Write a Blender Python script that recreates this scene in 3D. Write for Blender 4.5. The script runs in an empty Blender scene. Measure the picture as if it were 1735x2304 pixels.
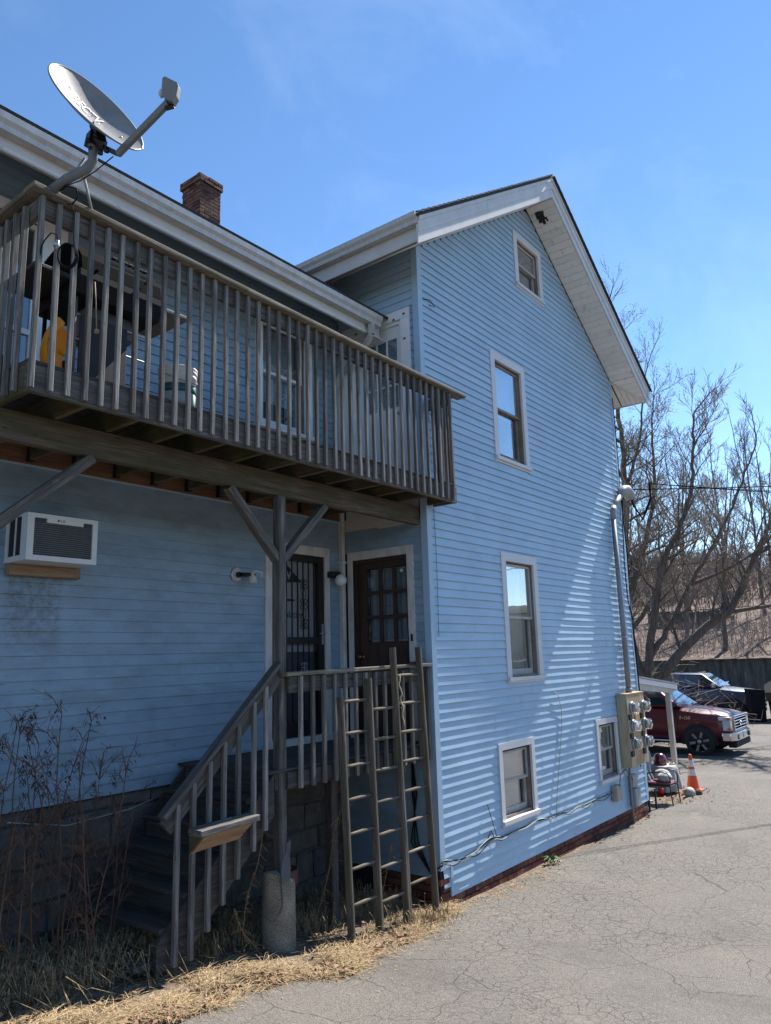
import bpy, bmesh, math, random
from mathutils import Vector, Matrix, noise
R = math.radians
rnd = random.Random(7)
S = bpy.context.scene
COL = S.collection

# ------------------------------------------------------------------ camera, sky, sun, exposure
CAMPOS = Vector((-6.98413, -4.82679, 2.68838)); YAW, PITCH, ROLL = R(37.8427), R(11.0825), R(-1.6789)
def cam_axes():
    F = Vector((math.cos(PITCH)*math.cos(YAW), math.cos(PITCH)*math.sin(YAW), math.sin(PITCH)))
    r = F.cross(Vector((0, 0, 1))).normalized(); u = r.cross(F)
    return math.cos(ROLL)*r+math.sin(ROLL)*u, -math.sin(ROLL)*r+math.cos(ROLL)*u, F
_r, _u, _F = cam_axes()
cam = bpy.data.cameras.new('camera'); camo = bpy.data.objects.new('camera', cam); COL.objects.link(camo)
cam.sensor_fit = 'VERTICAL'; cam.sensor_height = 24; cam.lens = 1667.72/2304*24
cam.clip_start = .05; cam.clip_end = 3000
mw = Matrix.Identity(4)
for i in range(3): mw[i][0], mw[i][1], mw[i][2], mw[i][3] = _r[i], _u[i], -_F[i], CAMPOS[i]
camo.matrix_world = mw
S.camera = camo
SUNV = Vector((-4.79, .5, -5.8)).normalized()
W = bpy.data.worlds.new('World'); S.world = W; W.use_nodes = True
wn = W.node_tree.nodes; wl = W.node_tree.links
bg = wn['Background']; sky = wn.new('ShaderNodeTexSky'); sky.sky_type = 'NISHITA'; sky.sun_disc = False
sky.sun_elevation = math.asin(-SUNV.z); sky.sun_rotation = math.atan2(-SUNV.x, -SUNV.y)
sky.altitude = 50; sky.air_density = 0.85; sky.dust_density = 0.0; sky.ozone_density = 0.8
# thin high cirrus, as part of the sky itself
tc = wn.new('ShaderNodeTexCoord'); mp = wn.new('ShaderNodeMapping'); mp.inputs['Scale'].default_value = (1.2, 3.2, 4.0); mp.inputs['Rotation'].default_value = (.3, .2, .9)
nz = wn.new('ShaderNodeTexNoise'); nz.inputs['Scale'].default_value = 1.3; nz.inputs['Detail'].default_value = 7; nz.inputs['Roughness'].default_value = .62; nz.inputs['Distortion'].default_value = .9
rp = wn.new('ShaderNodeValToRGB'); rp.color_ramp.elements[0].position = .46; rp.color_ramp.elements[0].color = (0, 0, 0, 1); rp.color_ramp.elements[1].position = .86; rp.color_ramp.elements[1].color = (.08, .08, .08, 1)
mx = wn.new('ShaderNodeMixRGB'); mx.blend_type = 'MIX'; mx.inputs[2].default_value = (8.2, 8.8, 9.6, 1)
wl.new(tc.outputs['Generated'], mp.inputs['Vector']); wl.new(mp.outputs['Vector'], nz.inputs['Vector']); wl.new(nz.outputs['Fac'], rp.inputs['Fac'])
wl.new(rp.outputs['Color'], mx.inputs['Fac']); hsv = wn.new('ShaderNodeHueSaturation'); hsv.inputs['Saturation'].default_value = 1.16; wl.new(sky.outputs['Color'], hsv.inputs['Color']); wl.new(hsv.outputs['Color'], mx.inputs[1]); wl.new(mx.outputs['Color'], bg.inputs['Color'])
bg.inputs['Strength'].default_value = .10
sl = bpy.data.lights.new('sun', 'SUN'); sl.energy = 5.0; sl.angle = R(.53); sl.color = (1, .955, .89)
slo = bpy.data.objects.new('sun', sl); COL.objects.link(slo); slo.location = (10, -1, 14)
slo.rotation_euler = SUNV.to_track_quat('-Z', 'Y').to_euler()
S.view_settings.view_transform = 'Standard'; S.view_settings.look = 'None'; S.view_settings.gamma = 1
S.view_settings.exposure = 1.2
S.render.engine = 'CYCLES'
S.cycles.max_bounces = 6; S.cycles.diffuse_bounces = 3; S.cycles.glossy_bounces = 3; S.cycles.transparent_max_bounces = 10

# ------------------------------------------------------------------ helpers
class MB:
    """collects faces; build() links them as ONE mesh object"""
    def __init__(s): s.v = []; s.f = []; s.sm = []
    def add(s, vs, fs, smooth=False):
        o = len(s.v); s.v += [tuple(v) for v in vs]; s.f += [tuple(i+o for i in f) for f in fs]; s.sm += [smooth]*len(fs); return s
    def box(s, x0, x1, y0, y1, z0, z1):
        return s.add([(x0,y0,z0),(x1,y0,z0),(x1,y1,z0),(x0,y1,z0),(x0,y0,z1),(x1,y0,z1),(x1,y1,z1),(x0,y1,z1)],
                     [(0,3,2,1),(4,5,6,7),(0,1,5,4),(1,2,6,5),(2,3,7,6),(3,0,4,7)])
    def cbox(s, x0, x1, y0, y1, z0, z1, c=.004):
        """box with chamfered edges"""
        X, Y, Z = (x0, x1), (y0, y1), (z0, z1); vs = []; idx = {}
        for i in (0,1):
            for j in (0,1):
                for k in (0,1):
                    sx, sy, sz = (1,-1)[i]*c, (1,-1)[j]*c, (1,-1)[k]*c
                    for a, p in enumerate(((X[i],Y[j]+sy,Z[k]+sz),(X[i]+sx,Y[j],Z[k]+sz),(X[i]+sx,Y[j]+sy,Z[k]))):
                        idx[i,j,k,a] = len(vs); vs.append(p)
        fs = []
        for i in (0,1):
            q = [idx[i,0,0,0],idx[i,1,0,0],idx[i,1,1,0],idx[i,0,1,0]]; fs.append(q[::-1] if i == 0 else q)
            q = [idx[0,i,0,1],idx[1,i,0,1],idx[1,i,1,1],idx[0,i,1,1]]; fs.append(q if i == 0 else q[::-1])
            q = [idx[0,0,i,2],idx[1,0,i,2],idx[1,1,i,2],idx[0,1,i,2]]; fs.append(q[::-1] if i == 0 else q)
        for j in (0,1):
            for k in (0,1):
                fs.append([idx[0,j,k,1],idx[1,j,k,1],idx[1,j,k,2],idx[0,j,k,2]])
                fs.append([idx[j,0,k,0],idx[j,1,k,0],idx[j,1,k,2],idx[j,0,k,2]])
                fs.append([idx[j,k,0,0],idx[j,k,1,0],idx[j,k,1,1],idx[j,k,0,1]])
        for i in (0,1):
            for j in (0,1):
                for k in (0,1): fs.append([idx[i,j,k,0],idx[i,j,k,1],idx[i,j,k,2]])
        # fix winding against centre
        c0 = Vector(((x0+x1)/2,(y0+y1)/2,(z0+z1)/2)); out = []
        for f in fs:
            p = [Vector(vs[i]) for i in f]; n = (p[1]-p[0]).cross(p[2]-p[0]); m = sum(p, Vector())/len(p)
            out.append(f if n.dot(m-c0) > 0 else f[::-1])
        return s.add(vs, out)
    def bar(s, p0, p1, w, h, up=(0,0,1), c=0):
        """straight timber from p0 to p1, w across, h along up"""
        p0, p1 = Vector(p0), Vector(p1); d = (p1-p0).normalized(); up = Vector(up)
        a = d.cross(up)
        if a.length < 1e-4: a = d.cross(Vector((1,0,0)))
        a.normalize(); b = a.cross(d)
        if c: pr = [(-w/2+c,-h/2),(w/2-c,-h/2),(w/2,-h/2+c),(w/2,h/2-c),(w/2-c,h/2),(-w/2+c,h/2),(-w/2,h/2-c),(-w/2,-h/2+c)]
        else: pr = [(-w/2,-h/2),(w/2,-h/2),(w/2,h/2),(-w/2,h/2)]
        n = len(pr)
        vs = [p+a*x+b*y for p in (p0, p1) for x, y in pr]
        fs = [(i,(i+1)%n,n+(i+1)%n,n+i) for i in range(n)]
        fs = [f[::-1] for f in fs] + [tuple(range(n)), tuple(range(2*n-1, n-1, -1))]
        return s.add(vs, [f[::-1] for f in fs] if False else fs)
    def tube(s, pts, r, n=6, cap=True, smooth=True):
        pts = [Vector(p) for p in pts]; m = len(pts); rs = r if isinstance(r, (list, tuple)) else [r]*m
        vs = []; a = None
        for i, p in enumerate(pts):
            t = (pts[min(i+1, m-1)]-pts[max(i-1, 0)])
            t = t.normalized() if t.length > 1e-9 else Vector((0,0,1))
            if a is None:
                a = t.cross(Vector((0,0,1)))
                if a.length < .05: a = t.cross(Vector((1,0,0)))
            a = (a-t*a.dot(t))
            if a.length < 1e-6: a = t.orthogonal()
            a.normalize(); b = t.cross(a)
            vs += [p+(a*math.cos(2*math.pi*k/n)+b*math.sin(2*math.pi*k/n))*rs[i] for k in range(n)]
        fs = [(i*n+k, i*n+(k+1)%n, (i+1)*n+(k+1)%n, (i+1)*n+k) for i in range(m-1) for k in range(n)]
        s.add(vs, fs, smooth)
        if cap:
            o = len(s.v)-len(vs); s.f += [tuple(o+k for k in reversed(range(n))), tuple(o+(m-1)*n+k for k in range(n))]; s.sm += [False, False]
        return s
    def lathe(s, prof, c=(0,0,0), n=20, axis='Z', smooth=True):
        """prof: list of (radius, height)"""
        vs = []
        for r_, h in prof:
            for k in range(n):
                a = 2*math.pi*k/n; x, y = r_*math.cos(a), r_*math.sin(a)
                p = {'Z': (x, y, h), 'Y': (x, h, -y), 'X': (h, x, y)}[axis]
                vs.append((c[0]+p[0], c[1]+p[1], c[2]+p[2]))
        m = len(prof)
        fs = [(i*n+k, i*n+(k+1)%n, (i+1)*n+(k+1)%n, (i+1)*n+k) for i in range(m-1) for k in range(n)]
        return s.add(vs, fs, smooth)
    def extrude(s, prof, a, b, place):
        """closed 2-D profile swept from a to b; place(u, v, t) -> point"""
        n = len(prof); vs = [place(u, v, t) for t in (a, b) for u, v in prof]
        fs = [(i,(i+1)%n,n+(i+1)%n,n+i) for i in range(n)]+[tuple(range(n))[::-1], tuple(range(n, 2*n))]
        return s.add(vs, fs)
    def build(s, name, mat, parent=None, mtx=None):
        me = bpy.data.meshes.new(name); me.from_pydata(s.v, [], s.f); me.materials.append(mat)
        if any(s.sm): me.polygons.foreach_set('use_smooth', s.sm)
        me.update()
        return link(name, me, parent, mtx)
def link(name, me, parent=None, mtx=None):
    o = bpy.data.objects.new(name, me); COL.objects.link(o)
    if mtx is not None: o.matrix_basis = mtx
    if parent is not None:
        o.parent = parent; o.matrix_parent_inverse = PINV[parent.name]
    PINV[o.name] = mtx.inverted() if mtx is not None else Matrix.Identity(4)
    return o
PINV = {}
def thing(name, label, cat, loc=(0,0,0), group=None):
    o = bpy.data.objects.new(name, None); COL.objects.link(o); o.location = loc; o.empty_display_size = .1
    PINV[o.name] = Matrix.Translation(-Vector(loc)); return tag(o, label, cat, group)
def tag(o, label=None, cat=None, group=None, kind=None):
    if label: o['label'] = label
    if cat: o['category'] = cat
    if group: o['group'] = group
    if kind: o['kind'] = kind
    return o
_cache = {}
def timber(name, p0, p1, w, h, mat, parent, up=(0,0,1), c=.005, wob=0):
    """a board as its own object with local X along the grain; alike boards share mesh data"""
    p0, p1 = Vector(p0), Vector(p1); L = (p1-p0).length
    key = (name, round(L, 3), round(w, 4), round(h, 4), mat.name)
    if key not in _cache:
        m = MB(); m.bar((-L/2,0,0), (L/2,0,0), w, h, c=c)
        me = bpy.data.meshes.new(name); me.from_pydata(m.v, [], m.f); me.materials.append(mat); me.update(); _cache[key] = me
    X = (p1-p0).normalized(); Y = Vector(up).cross(X)
    if Y.length < 1e-4: Y = Vector((0,1,0)).cross(X)
    Y.normalize(); Z = X.cross(Y); mt = Matrix.Identity(4); o = (p0+p1)/2
    for i in range(3): mt[i][0], mt[i][1], mt[i][2], mt[i][3] = X[i], Y[i], Z[i], o[i]
    ob = bpy.data.objects.new(name, _cache[key]); COL.objects.link(ob)
    ob.parent = parent; ob.matrix_parent_inverse = PINV[parent.name]; ob.matrix_basis = mt
    PINV[ob.name] = mt.inverted()
    return ob
def gz(x, y=0):
    """height of the ground: the drive falls from the camera to the house corner, then lies flat"""
    t = .5*(x-math.sqrt(x*x+.25)); u = .5*(x+math.sqrt(x*x+.25))
    z = .06-.125*t-.02*min(u, 16)
    return z-.002*max(0, u-16)
# ------------------------------------------------------------------ materials
MATS = {}
def new_mat(name):
    m = bpy.data.materials.new(name); m.use_nodes = True; nt = m.node_tree; MATS[name] = m
    return m, nt.nodes, nt.links, nt.nodes['Principled BSDF']
def N(nt, typ, **kw):
    n = nt.new(typ)
    for k, v in kw.items():
        if k in n.inputs: n.inputs[k].default_value = v
        else: setattr(n, k, v)
    return n
def ramp(nt, stops):
    n = nt.new('ShaderNodeValToRGB'); e = n.color_ramp.elements
    while len(e) < len(stops): e.new(.5)
    for i, (p, c) in enumerate(stops): e[i].position = p; e[i].color = (*c, 1) if len(c) == 3 else c
    return n
def M(name, stops, scale=(1,1,1), ns=6, detail=7, nrough=.6, rough=.7, metal=0, bump=0, bs=None, var=.0, spec=.5, dist=0, coat=0, rough2=None):
    """noise-driven surface in object space; var shifts value per object"""
    m, nt, l, p = new_mat(name)
    t = N(nt, 'ShaderNodeTexCoord'); oi = N(nt, 'ShaderNodeObjectInfo'); mp = N(nt, 'ShaderNodeMapping'); mp.inputs['Scale'].default_value = scale
    l.new(t.outputs['Object'], mp.inputs['Vector'])
    ml = N(nt, 'ShaderNodeMath', operation='MULTIPLY'); ml.inputs[1].default_value = 37 if var else 0; l.new(oi.outputs['Random'], ml.inputs[0])
    nz = N(nt, 'ShaderNodeTexNoise', noise_dimensions='4D'); nz.inputs['Scale'].default_value = ns; nz.inputs['Detail'].default_value = detail; nz.inputs['Roughness'].default_value = nrough; nz.inputs['Distortion'].default_value = dist
    l.new(mp.outputs['Vector'], nz.inputs['Vector']); l.new(ml.outputs[0], nz.inputs['W'])
    r = ramp(nt, stops if isinstance(stops[0][0], (int, float)) and isinstance(stops[0][1], (tuple, list)) else [(0, stops), (1, stops)])
    l.new(nz.outputs['Fac'], r.inputs['Fac']); out = r.outputs['Color']
    if var:
        hs = N(nt, 'ShaderNodeHueSaturation'); mr = N(nt, 'ShaderNodeMapRange'); mr.inputs['To Min'].default_value = 1-var; mr.inputs['To Max'].default_value = 1+var
        l.new(oi.outputs['Random'], mr.inputs['Value']); l.new(mr.outputs['Result'], hs.inputs['Value']); l.new(out, hs.inputs['Color']); out = hs.outputs['Color']
    l.new(out, p.inputs['Base Color']); p.inputs['Roughness'].default_value = rough; p.inputs['Metallic'].default_value = metal; p.inputs['Specular IOR Level'].default_value = spec
    if coat: p.inputs['Coat Weight'].default_value = coat; p.inputs['Coat Roughness'].default_value = .04
    if rough2 is not None:
        mr = N(nt, 'ShaderNodeMapRange'); mr.inputs['To Min'].default_value = rough; mr.inputs['To Max'].default_value = rough2; l.new(nz.outputs['Fac'], mr.inputs['Value']); l.new(mr.outputs['Result'], p.inputs['Roughness'])
    if bump:
        b = N(nt, 'ShaderNodeBump'); b.inputs['Strength'].default_value = bump; b.inputs['Distance'].default_value = .01
        if bs:
            n2 = N(nt, 'ShaderNodeTexNoise'); n2.inputs['Scale'].default_value = bs; n2.inputs['Detail'].default_value = 8; l.new(mp.outputs['Vector'], n2.inputs['Vector']); l.new(n2.outputs['Fac'], b.inputs['Height'])
        else: l.new(nz.outputs['Fac'], b.inputs['Height'])
        l.new(b.outputs['Normal'], p.inputs['Normal'])
    return m
def flat(name, c, rough=.5, metal=0, spec=.5, var=.12, ns=9, **k):
    a = tuple(x*(1-var) for x in c); b = tuple(min(1, x*(1+var)) for x in c)
    return M(name, [(.3, a), (.7, b)], ns=ns, rough=rough, metal=metal, spec=spec, **k)

# weathered timber, grain along local X, with knots and cracks
def wood(name, cols, moss=0., var=.34, grain=1.):
    m, nt, l, p = new_mat(name)
    t = N(nt, 'ShaderNodeTexCoord'); oi = N(nt, 'ShaderNodeObjectInfo')
    ml = N(nt, 'ShaderNodeMath', operation='MULTIPLY'); ml.inputs[1].default_value = 53; l.new(oi.outputs['Random'], ml.inputs[0])
    mp = N(nt, 'ShaderNodeMapping'); mp.inputs['Scale'].default_value = (1.6, 26*grain, 26*grain); l.new(t.outputs['Object'], mp.inputs['Vector'])
    n1 = N(nt, 'ShaderNodeTexNoise', noise_dimensions='4D'); n1.inputs['Scale'].default_value = 1.7; n1.inputs['Detail'].default_value = 5; n1.inputs['Roughness'].default_value = .68; n1.inputs['Distortion'].default_value = .7
    l.new(mp.outputs['Vector'], n1.inputs['Vector']); l.new(ml.outputs[0], n1.inputs['W'])
    r1 = ramp(nt, [(.25, cols[0]), (.5, cols[1]), (.72, cols[2])]); l.new(n1.outputs['Fac'], r1.inputs['Fac'])
    mp2 = N(nt, 'ShaderNodeMapping'); mp2.inputs['Scale'].default_value = (1.5, 5, 5); l.new(t.outputs['Object'], mp2.inputs['Vector'])
    n2 = N(nt, 'ShaderNodeTexNoise', noise_dimensions='4D'); n2.inputs['Scale'].default_value = 1.6; n2.inputs['Detail'].default_value = 3; l.new(mp2.outputs['Vector'], n2.inputs['Vector']); l.new(ml.outputs[0], n2.inputs['W'])
    mm = N(nt, 'ShaderNodeMapRange'); mm.inputs['From Min'].default_value = .5-.2*moss; mm.inputs['From Max'].default_value = .75-.2*moss; mm.inputs['To Max'].default_value = .25+.65*moss; l.new(n2.outputs['Fac'], mm.inputs['Value'])
    mixm = N(nt, 'ShaderNodeMixRGB'); mixm.inputs[2].default_value = (.055, .06, .022, 1) if moss else (.1, .075, .06, 1); l.new(mm.outputs['Result'], mixm.inputs['Fac']); l.new(r1.outputs['Color'], mixm.inputs[1])
    # dark nail / knot specks
    vo = N(nt, 'ShaderNodeTexVoronoi'); vo.inputs['Scale'].default_value = 1.0; mp3 = N(nt, 'ShaderNodeMapping'); mp3.inputs['Scale'].default_value = (4.5, 16, 16); l.new(t.outputs['Object'], mp3.inputs['Vector'])
    ad = N(nt, 'ShaderNodeVectorMath', operation='ADD'); l.new(mp3.outputs['Vector'], ad.inputs[0]); l.new(ml.outputs[0], ad.inputs[1]); l.new(ad.outputs['Vector'], vo.inputs['Vector'])
    rv = ramp(nt, [(.06, (.25, .25, .25)), (.12, (1, 1, 1))]); l.new(vo.outputs['Distance'], rv.inputs['Fac'])
    mk = N(nt, 'ShaderNodeMixRGB', blend_type='MULTIPLY'); mk.inputs['Fac'].default_value = .7; l.new(mixm.outputs['Color'], mk.inputs[1]); l.new(rv.outputs['Color'], mk.inputs[2])
    hs = N(nt, 'ShaderNodeHueSaturation'); mr = N(nt, 'ShaderNodeMapRange'); mr.inputs['To Min'].default_value = 1-var; mr.inputs['To Max'].default_value = 1+var
    l.new(oi.outputs['Random'], mr.inputs['Value']); l.new(mr.outputs['Result'], hs.inputs['Value']); l.new(mk.outputs['Color'], hs.inputs['Color']); l.new(hs.outputs['Color'], p.inputs['Base Color'])
    p.inputs['Roughness'].default_value = .85; p.inputs['Specular IOR Level'].default_value = .25
    b = N(nt, 'ShaderNodeBump'); b.inputs['Strength'].default_value = .55; b.inputs['Distance'].default_value = .006; l.new(n1.outputs['Fac'], b.inputs['Height']); l.new(b.outputs['Normal'], p.inputs['Normal'])
    return m
WGREY = wood('wood_grey', [(.055,.05,.045), (.155,.145,.132), (.33,.315,.29)])
WDARK = wood('wood_rail', [(.028,.024,.02), (.098,.09,.079), (.22,.208,.188)], var=.25)
WCAP = wood('wood_cap', [(.07,.057,.042), (.19,.165,.13), (.33,.3,.25)], moss=.3, var=.1)
WMOSS = wood('wood_mossy', [(.045,.035,.022), (.13,.1,.07), (.2,.165,.12)], moss=.8, var=.15)
WBROWN = wood('wood_brown', [(.032,.024,.018), (.105,.082,.062), (.19,.155,.122)], moss=.62, var=.12)
WLEDGER = wood('wood_ledger', [(.07,.036,.02), (.175,.095,.055), (.26,.155,.095)], moss=.0, var=.1)
WNEW = wood('wood_new', [(.12,.075,.042), (.27,.185,.115), (.38,.285,.19)], var=.05)
WLAD = wood('wood_ladder', [(.05,.04,.03), (.13,.108,.084), (.24,.208,.172)], moss=.35, var=.1)
WSTAIR = wood('wood_stair', [(.025,.022,.02), (.06,.054,.048), (.11,.1,.092)], var=.15)

def siding(name, dirt, k=1.):
    m, nt, l, p = new_mat(name)
    t = N(nt, 'ShaderNodeTexCoord'); oi = N(nt, 'ShaderNodeObjectInfo')
    n1 = N(nt, 'ShaderNodeTexNoise'); n1.inputs['Scale'].default_value = .9; n1.inputs['Detail'].default_value = 3; l.new(t.outputs['Object'], n1.inputs['Vector'])
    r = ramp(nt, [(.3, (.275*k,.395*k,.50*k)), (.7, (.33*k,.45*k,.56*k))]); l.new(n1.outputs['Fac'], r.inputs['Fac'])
    # grime in vertical runs; laid heavier where it also carries recess shade
    mp = N(nt, 'ShaderNodeMapping'); mp.inputs['Scale'].default_value = (1.1, 1.1, 2.6); l.new(t.outputs['Object'], mp.inputs['Vector'])
    n2 = N(nt, 'ShaderNodeTexNoise'); n2.inputs['Scale'].default_value = 2.2; n2.inputs['Detail'].default_value = 5; n2.inputs['Roughness'].default_value = .7; l.new(mp.outputs['Vector'], n2.inputs['Vector'])
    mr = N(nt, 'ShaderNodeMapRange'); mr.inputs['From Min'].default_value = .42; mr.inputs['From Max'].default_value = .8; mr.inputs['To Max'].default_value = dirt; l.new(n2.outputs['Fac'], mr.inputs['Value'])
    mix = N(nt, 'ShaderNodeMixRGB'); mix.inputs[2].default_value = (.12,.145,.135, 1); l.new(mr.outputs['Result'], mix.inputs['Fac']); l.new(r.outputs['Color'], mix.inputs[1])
    out = mix.outputs['Color']
    hs = N(nt, 'ShaderNodeHueSaturation'); m2 = N(nt, 'ShaderNodeMapRange'); m2.inputs['To Min'].default_value = .965; m2.inputs['To Max'].default_value = 1.035
    l.new(oi.outputs['Random'], m2.inputs['Value']); l.new(m2.outputs['Result'], hs.inputs['Value']); l.new(out, hs.inputs['Color']); out = hs.outputs['Color']
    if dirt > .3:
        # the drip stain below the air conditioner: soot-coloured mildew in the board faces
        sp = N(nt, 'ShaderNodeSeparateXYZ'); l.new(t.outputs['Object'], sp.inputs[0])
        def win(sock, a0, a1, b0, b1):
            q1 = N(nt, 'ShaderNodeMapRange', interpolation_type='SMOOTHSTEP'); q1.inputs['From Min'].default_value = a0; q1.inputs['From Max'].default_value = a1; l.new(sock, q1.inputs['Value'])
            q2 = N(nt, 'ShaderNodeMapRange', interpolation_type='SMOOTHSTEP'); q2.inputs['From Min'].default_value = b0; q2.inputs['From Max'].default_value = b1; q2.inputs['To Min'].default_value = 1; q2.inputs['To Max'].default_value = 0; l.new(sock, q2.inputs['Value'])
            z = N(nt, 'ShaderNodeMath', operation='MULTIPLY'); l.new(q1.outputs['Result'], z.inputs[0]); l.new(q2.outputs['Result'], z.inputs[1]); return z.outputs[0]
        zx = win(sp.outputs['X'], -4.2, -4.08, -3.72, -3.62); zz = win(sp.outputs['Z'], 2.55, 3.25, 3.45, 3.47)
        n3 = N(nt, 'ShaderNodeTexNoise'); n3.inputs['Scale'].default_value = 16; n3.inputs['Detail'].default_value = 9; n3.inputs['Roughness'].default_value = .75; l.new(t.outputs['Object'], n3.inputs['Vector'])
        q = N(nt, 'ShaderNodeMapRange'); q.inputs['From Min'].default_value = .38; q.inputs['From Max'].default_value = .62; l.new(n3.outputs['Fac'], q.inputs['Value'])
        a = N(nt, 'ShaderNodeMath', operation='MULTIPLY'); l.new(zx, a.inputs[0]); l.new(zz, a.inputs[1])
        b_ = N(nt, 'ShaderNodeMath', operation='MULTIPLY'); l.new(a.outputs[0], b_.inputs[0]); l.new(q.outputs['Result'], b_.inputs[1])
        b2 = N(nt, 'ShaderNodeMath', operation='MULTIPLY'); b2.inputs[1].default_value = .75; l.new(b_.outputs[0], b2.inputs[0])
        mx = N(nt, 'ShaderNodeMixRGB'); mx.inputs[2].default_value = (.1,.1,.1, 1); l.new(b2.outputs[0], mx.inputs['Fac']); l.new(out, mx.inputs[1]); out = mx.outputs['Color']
    l.new(out, p.inputs['Base Color']); p.inputs['Roughness'].default_value = .48; p.inputs['Specular IOR Level'].default_value = .4
    return m
SID_A = siding('siding_clean', .2, 1.2); SID_B = siding('siding_dirty_shaded', .62, .8)  # SID_B base is darkened to carry the recess shade, on top of real grime
SIDTRIM = flat('siding_trim', (.335,.47,.59), .5, var=.06, ns=3)
TRIM = flat('trim_white', (.60,.585,.58), .5, var=.06, ns=4)
TRIMD = M('trim_worn', [(.3, (.36,.345,.31)), (.5, (.56,.54,.5)), (.75, (.63,.61,.58))], scale=(3,3,.8), ns=4, rough=.6)
FASC = M('fascia_grey', [(.3, (.50,.485,.46)), (.7, (.62,.605,.585))], scale=(1,1,1), ns=3, rough=.5)
GUT = M('gutter_weathered', [(.25, (.22,.215,.2)), (.42, (.45,.44,.42)), (.75, (.6,.595,.58))], scale=(4,4,.9), ns=3.5, nrough=.75, rough=.45, var=.0)
SOFF = M('soffit_mildew', [(.22, (.2,.18,.15)), (.36, (.5,.475,.43)), (.43, (.68,.66,.62)), (.8, (.75,.735,.7))], scale=(1.4,3.2,1.4), ns=5, nrough=.75, rough=.6, var=.05)
SHING = M('roof_shingle', [(.3, (.018,.018,.02)), (.7, (.06,.06,.062))], ns=60, rough=.9, bump=.4)
PEEL = M('paint_peeling', [(.3, (.07,.055,.04)), (.36, (.28,.25,.2)), (.42, (.5,.47,.42)), (.8, (.58,.55,.5))], scale=(1,1.5,4), ns=3.5, detail=10, nrough=.75, rough=.7, bump=.5)
BLACK = flat('black_plastic', (.012,.012,.013), .5)
DARK = flat('dark_interior', (.02,.02,.022), .9)
METAL = M('galvanised', [(.3, (.27,.28,.29)), (.7, (.42,.43,.44))], ns=5, rough=.45, metal=.55)
CONDUIT = M('conduit_grey', [(.3, (.2,.205,.21)), (.7, (.28,.285,.29))], ns=4, rough=.55, metal=.25)
SASH = M('sash_tan', [(.3, (.3,.275,.24)), (.7, (.45,.425,.38))], ns=6, rough=.5)
SASHB = M('sash_bronze', [(.3, (.14,.105,.08)), (.7, (.26,.21,.17))], ns=8, rough=.6)
BLIND = flat('blind_white', (.72,.74,.76), .6, var=.04)
SHADE = flat('shade_cloth', (.34,.345,.33), .9, var=.1, ns=14)
CURT = flat('curtain', (.5,.5,.48), .9, var=.1)
WHITE = flat('paint_white', (.74,.74,.73), .45, var=.04)
def glass(name, tint=(.85,.9,.92), refl=1.0):
    m, nt, l, p = new_mat(name); nt.remove(p); o = nt['Material Output']
    tr = N(nt, 'ShaderNodeBsdfTransparent'); tr.inputs['Color'].default_value = (*tint, 1)
    gl = N(nt, 'ShaderNodeBsdfGlossy'); gl.inputs['Roughness'].default_value = .015; gl.inputs['Color'].default_value = (.95,.97,1,1)
    lw = N(nt, 'ShaderNodeLayerWeight'); lw.inputs['Blend'].default_value = .5
    fr = N(nt, 'ShaderNodeMath', operation='POWER'); fr.inputs[1].default_value = 2.2; l.new(lw.outputs['Facing'], fr.inputs[0])
    mr = N(nt, 'ShaderNodeMapRange'); mr.inputs['To Min'].default_value = .1*refl; mr.inputs['To Max'].default_value = .95; l.new(fr.outputs[0], mr.inputs['Value'])
    t = N(nt, 'ShaderNodeTexCoord'); n = N(nt, 'ShaderNodeTexNoise'); n.inputs['Scale'].default_value = 2.2; l.new(t.outputs['Object'], n.inputs['Vector'])
    b = N(nt, 'ShaderNodeBump'); b.inputs['Strength'].default_value = .04; b.inputs['Distance'].default_value = .02; l.new(n.outputs['Fac'], b.inputs['Height']); l.new(b.outputs['Normal'], gl.inputs['Normal'])
    mx = N(nt, 'ShaderNodeMixShader'); l.new(mr.outputs['Result'], mx.inputs['Fac']); l.new(tr.outputs[0], mx.inputs[1]); l.new(gl.outputs[0], mx.inputs[2]); l.new(mx.outputs[0], o.inputs['Surface'])
    return m
GLASS = glass('window_glass'); GLASSC = glass('car_glass', (.45,.52,.52), 1.4)
def brickmat(name, cols, var=.35):
    return M(name, [(.2, cols[0]), (.5, cols[1]), (.8, cols[2])], ns=9, detail=9, nrough=.7, rough=.9, bump=.6, bs=45, var=var, spec=.2)
BRICK = brickmat('brick_red', [(.06,.024,.017), (.15,.057,.038), (.24,.115,.085)])
BRICKC = brickmat('brick_chimney', [(.04,.024,.02), (.115,.058,.045), (.2,.115,.09)], .45)
MORTAR = M('mortar', [(.3, (.06,.054,.047)), (.7, (.13,.117,.103))], ns=20, rough=.95, bump=.5)
MORTARC = M('mortar_chimney', [(.3, (.2,.185,.17)), (.7, (.36,.34,.31))], ns=16, rough=.95, bump=.5)
STONE = M('foundation_stone', [(.25, (.04,.036,.03)), (.5, (.095,.086,.074)), (.8, (.17,.157,.137))], ns=7, detail=10, nrough=.75, rough=.95, bump=.8, bs=22, var=.25)
CONC = M('concrete', [(.3, (.2,.19,.17)), (.7, (.36,.345,.32))], ns=6, rough=.9, bump=.3, bs=60)
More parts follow.
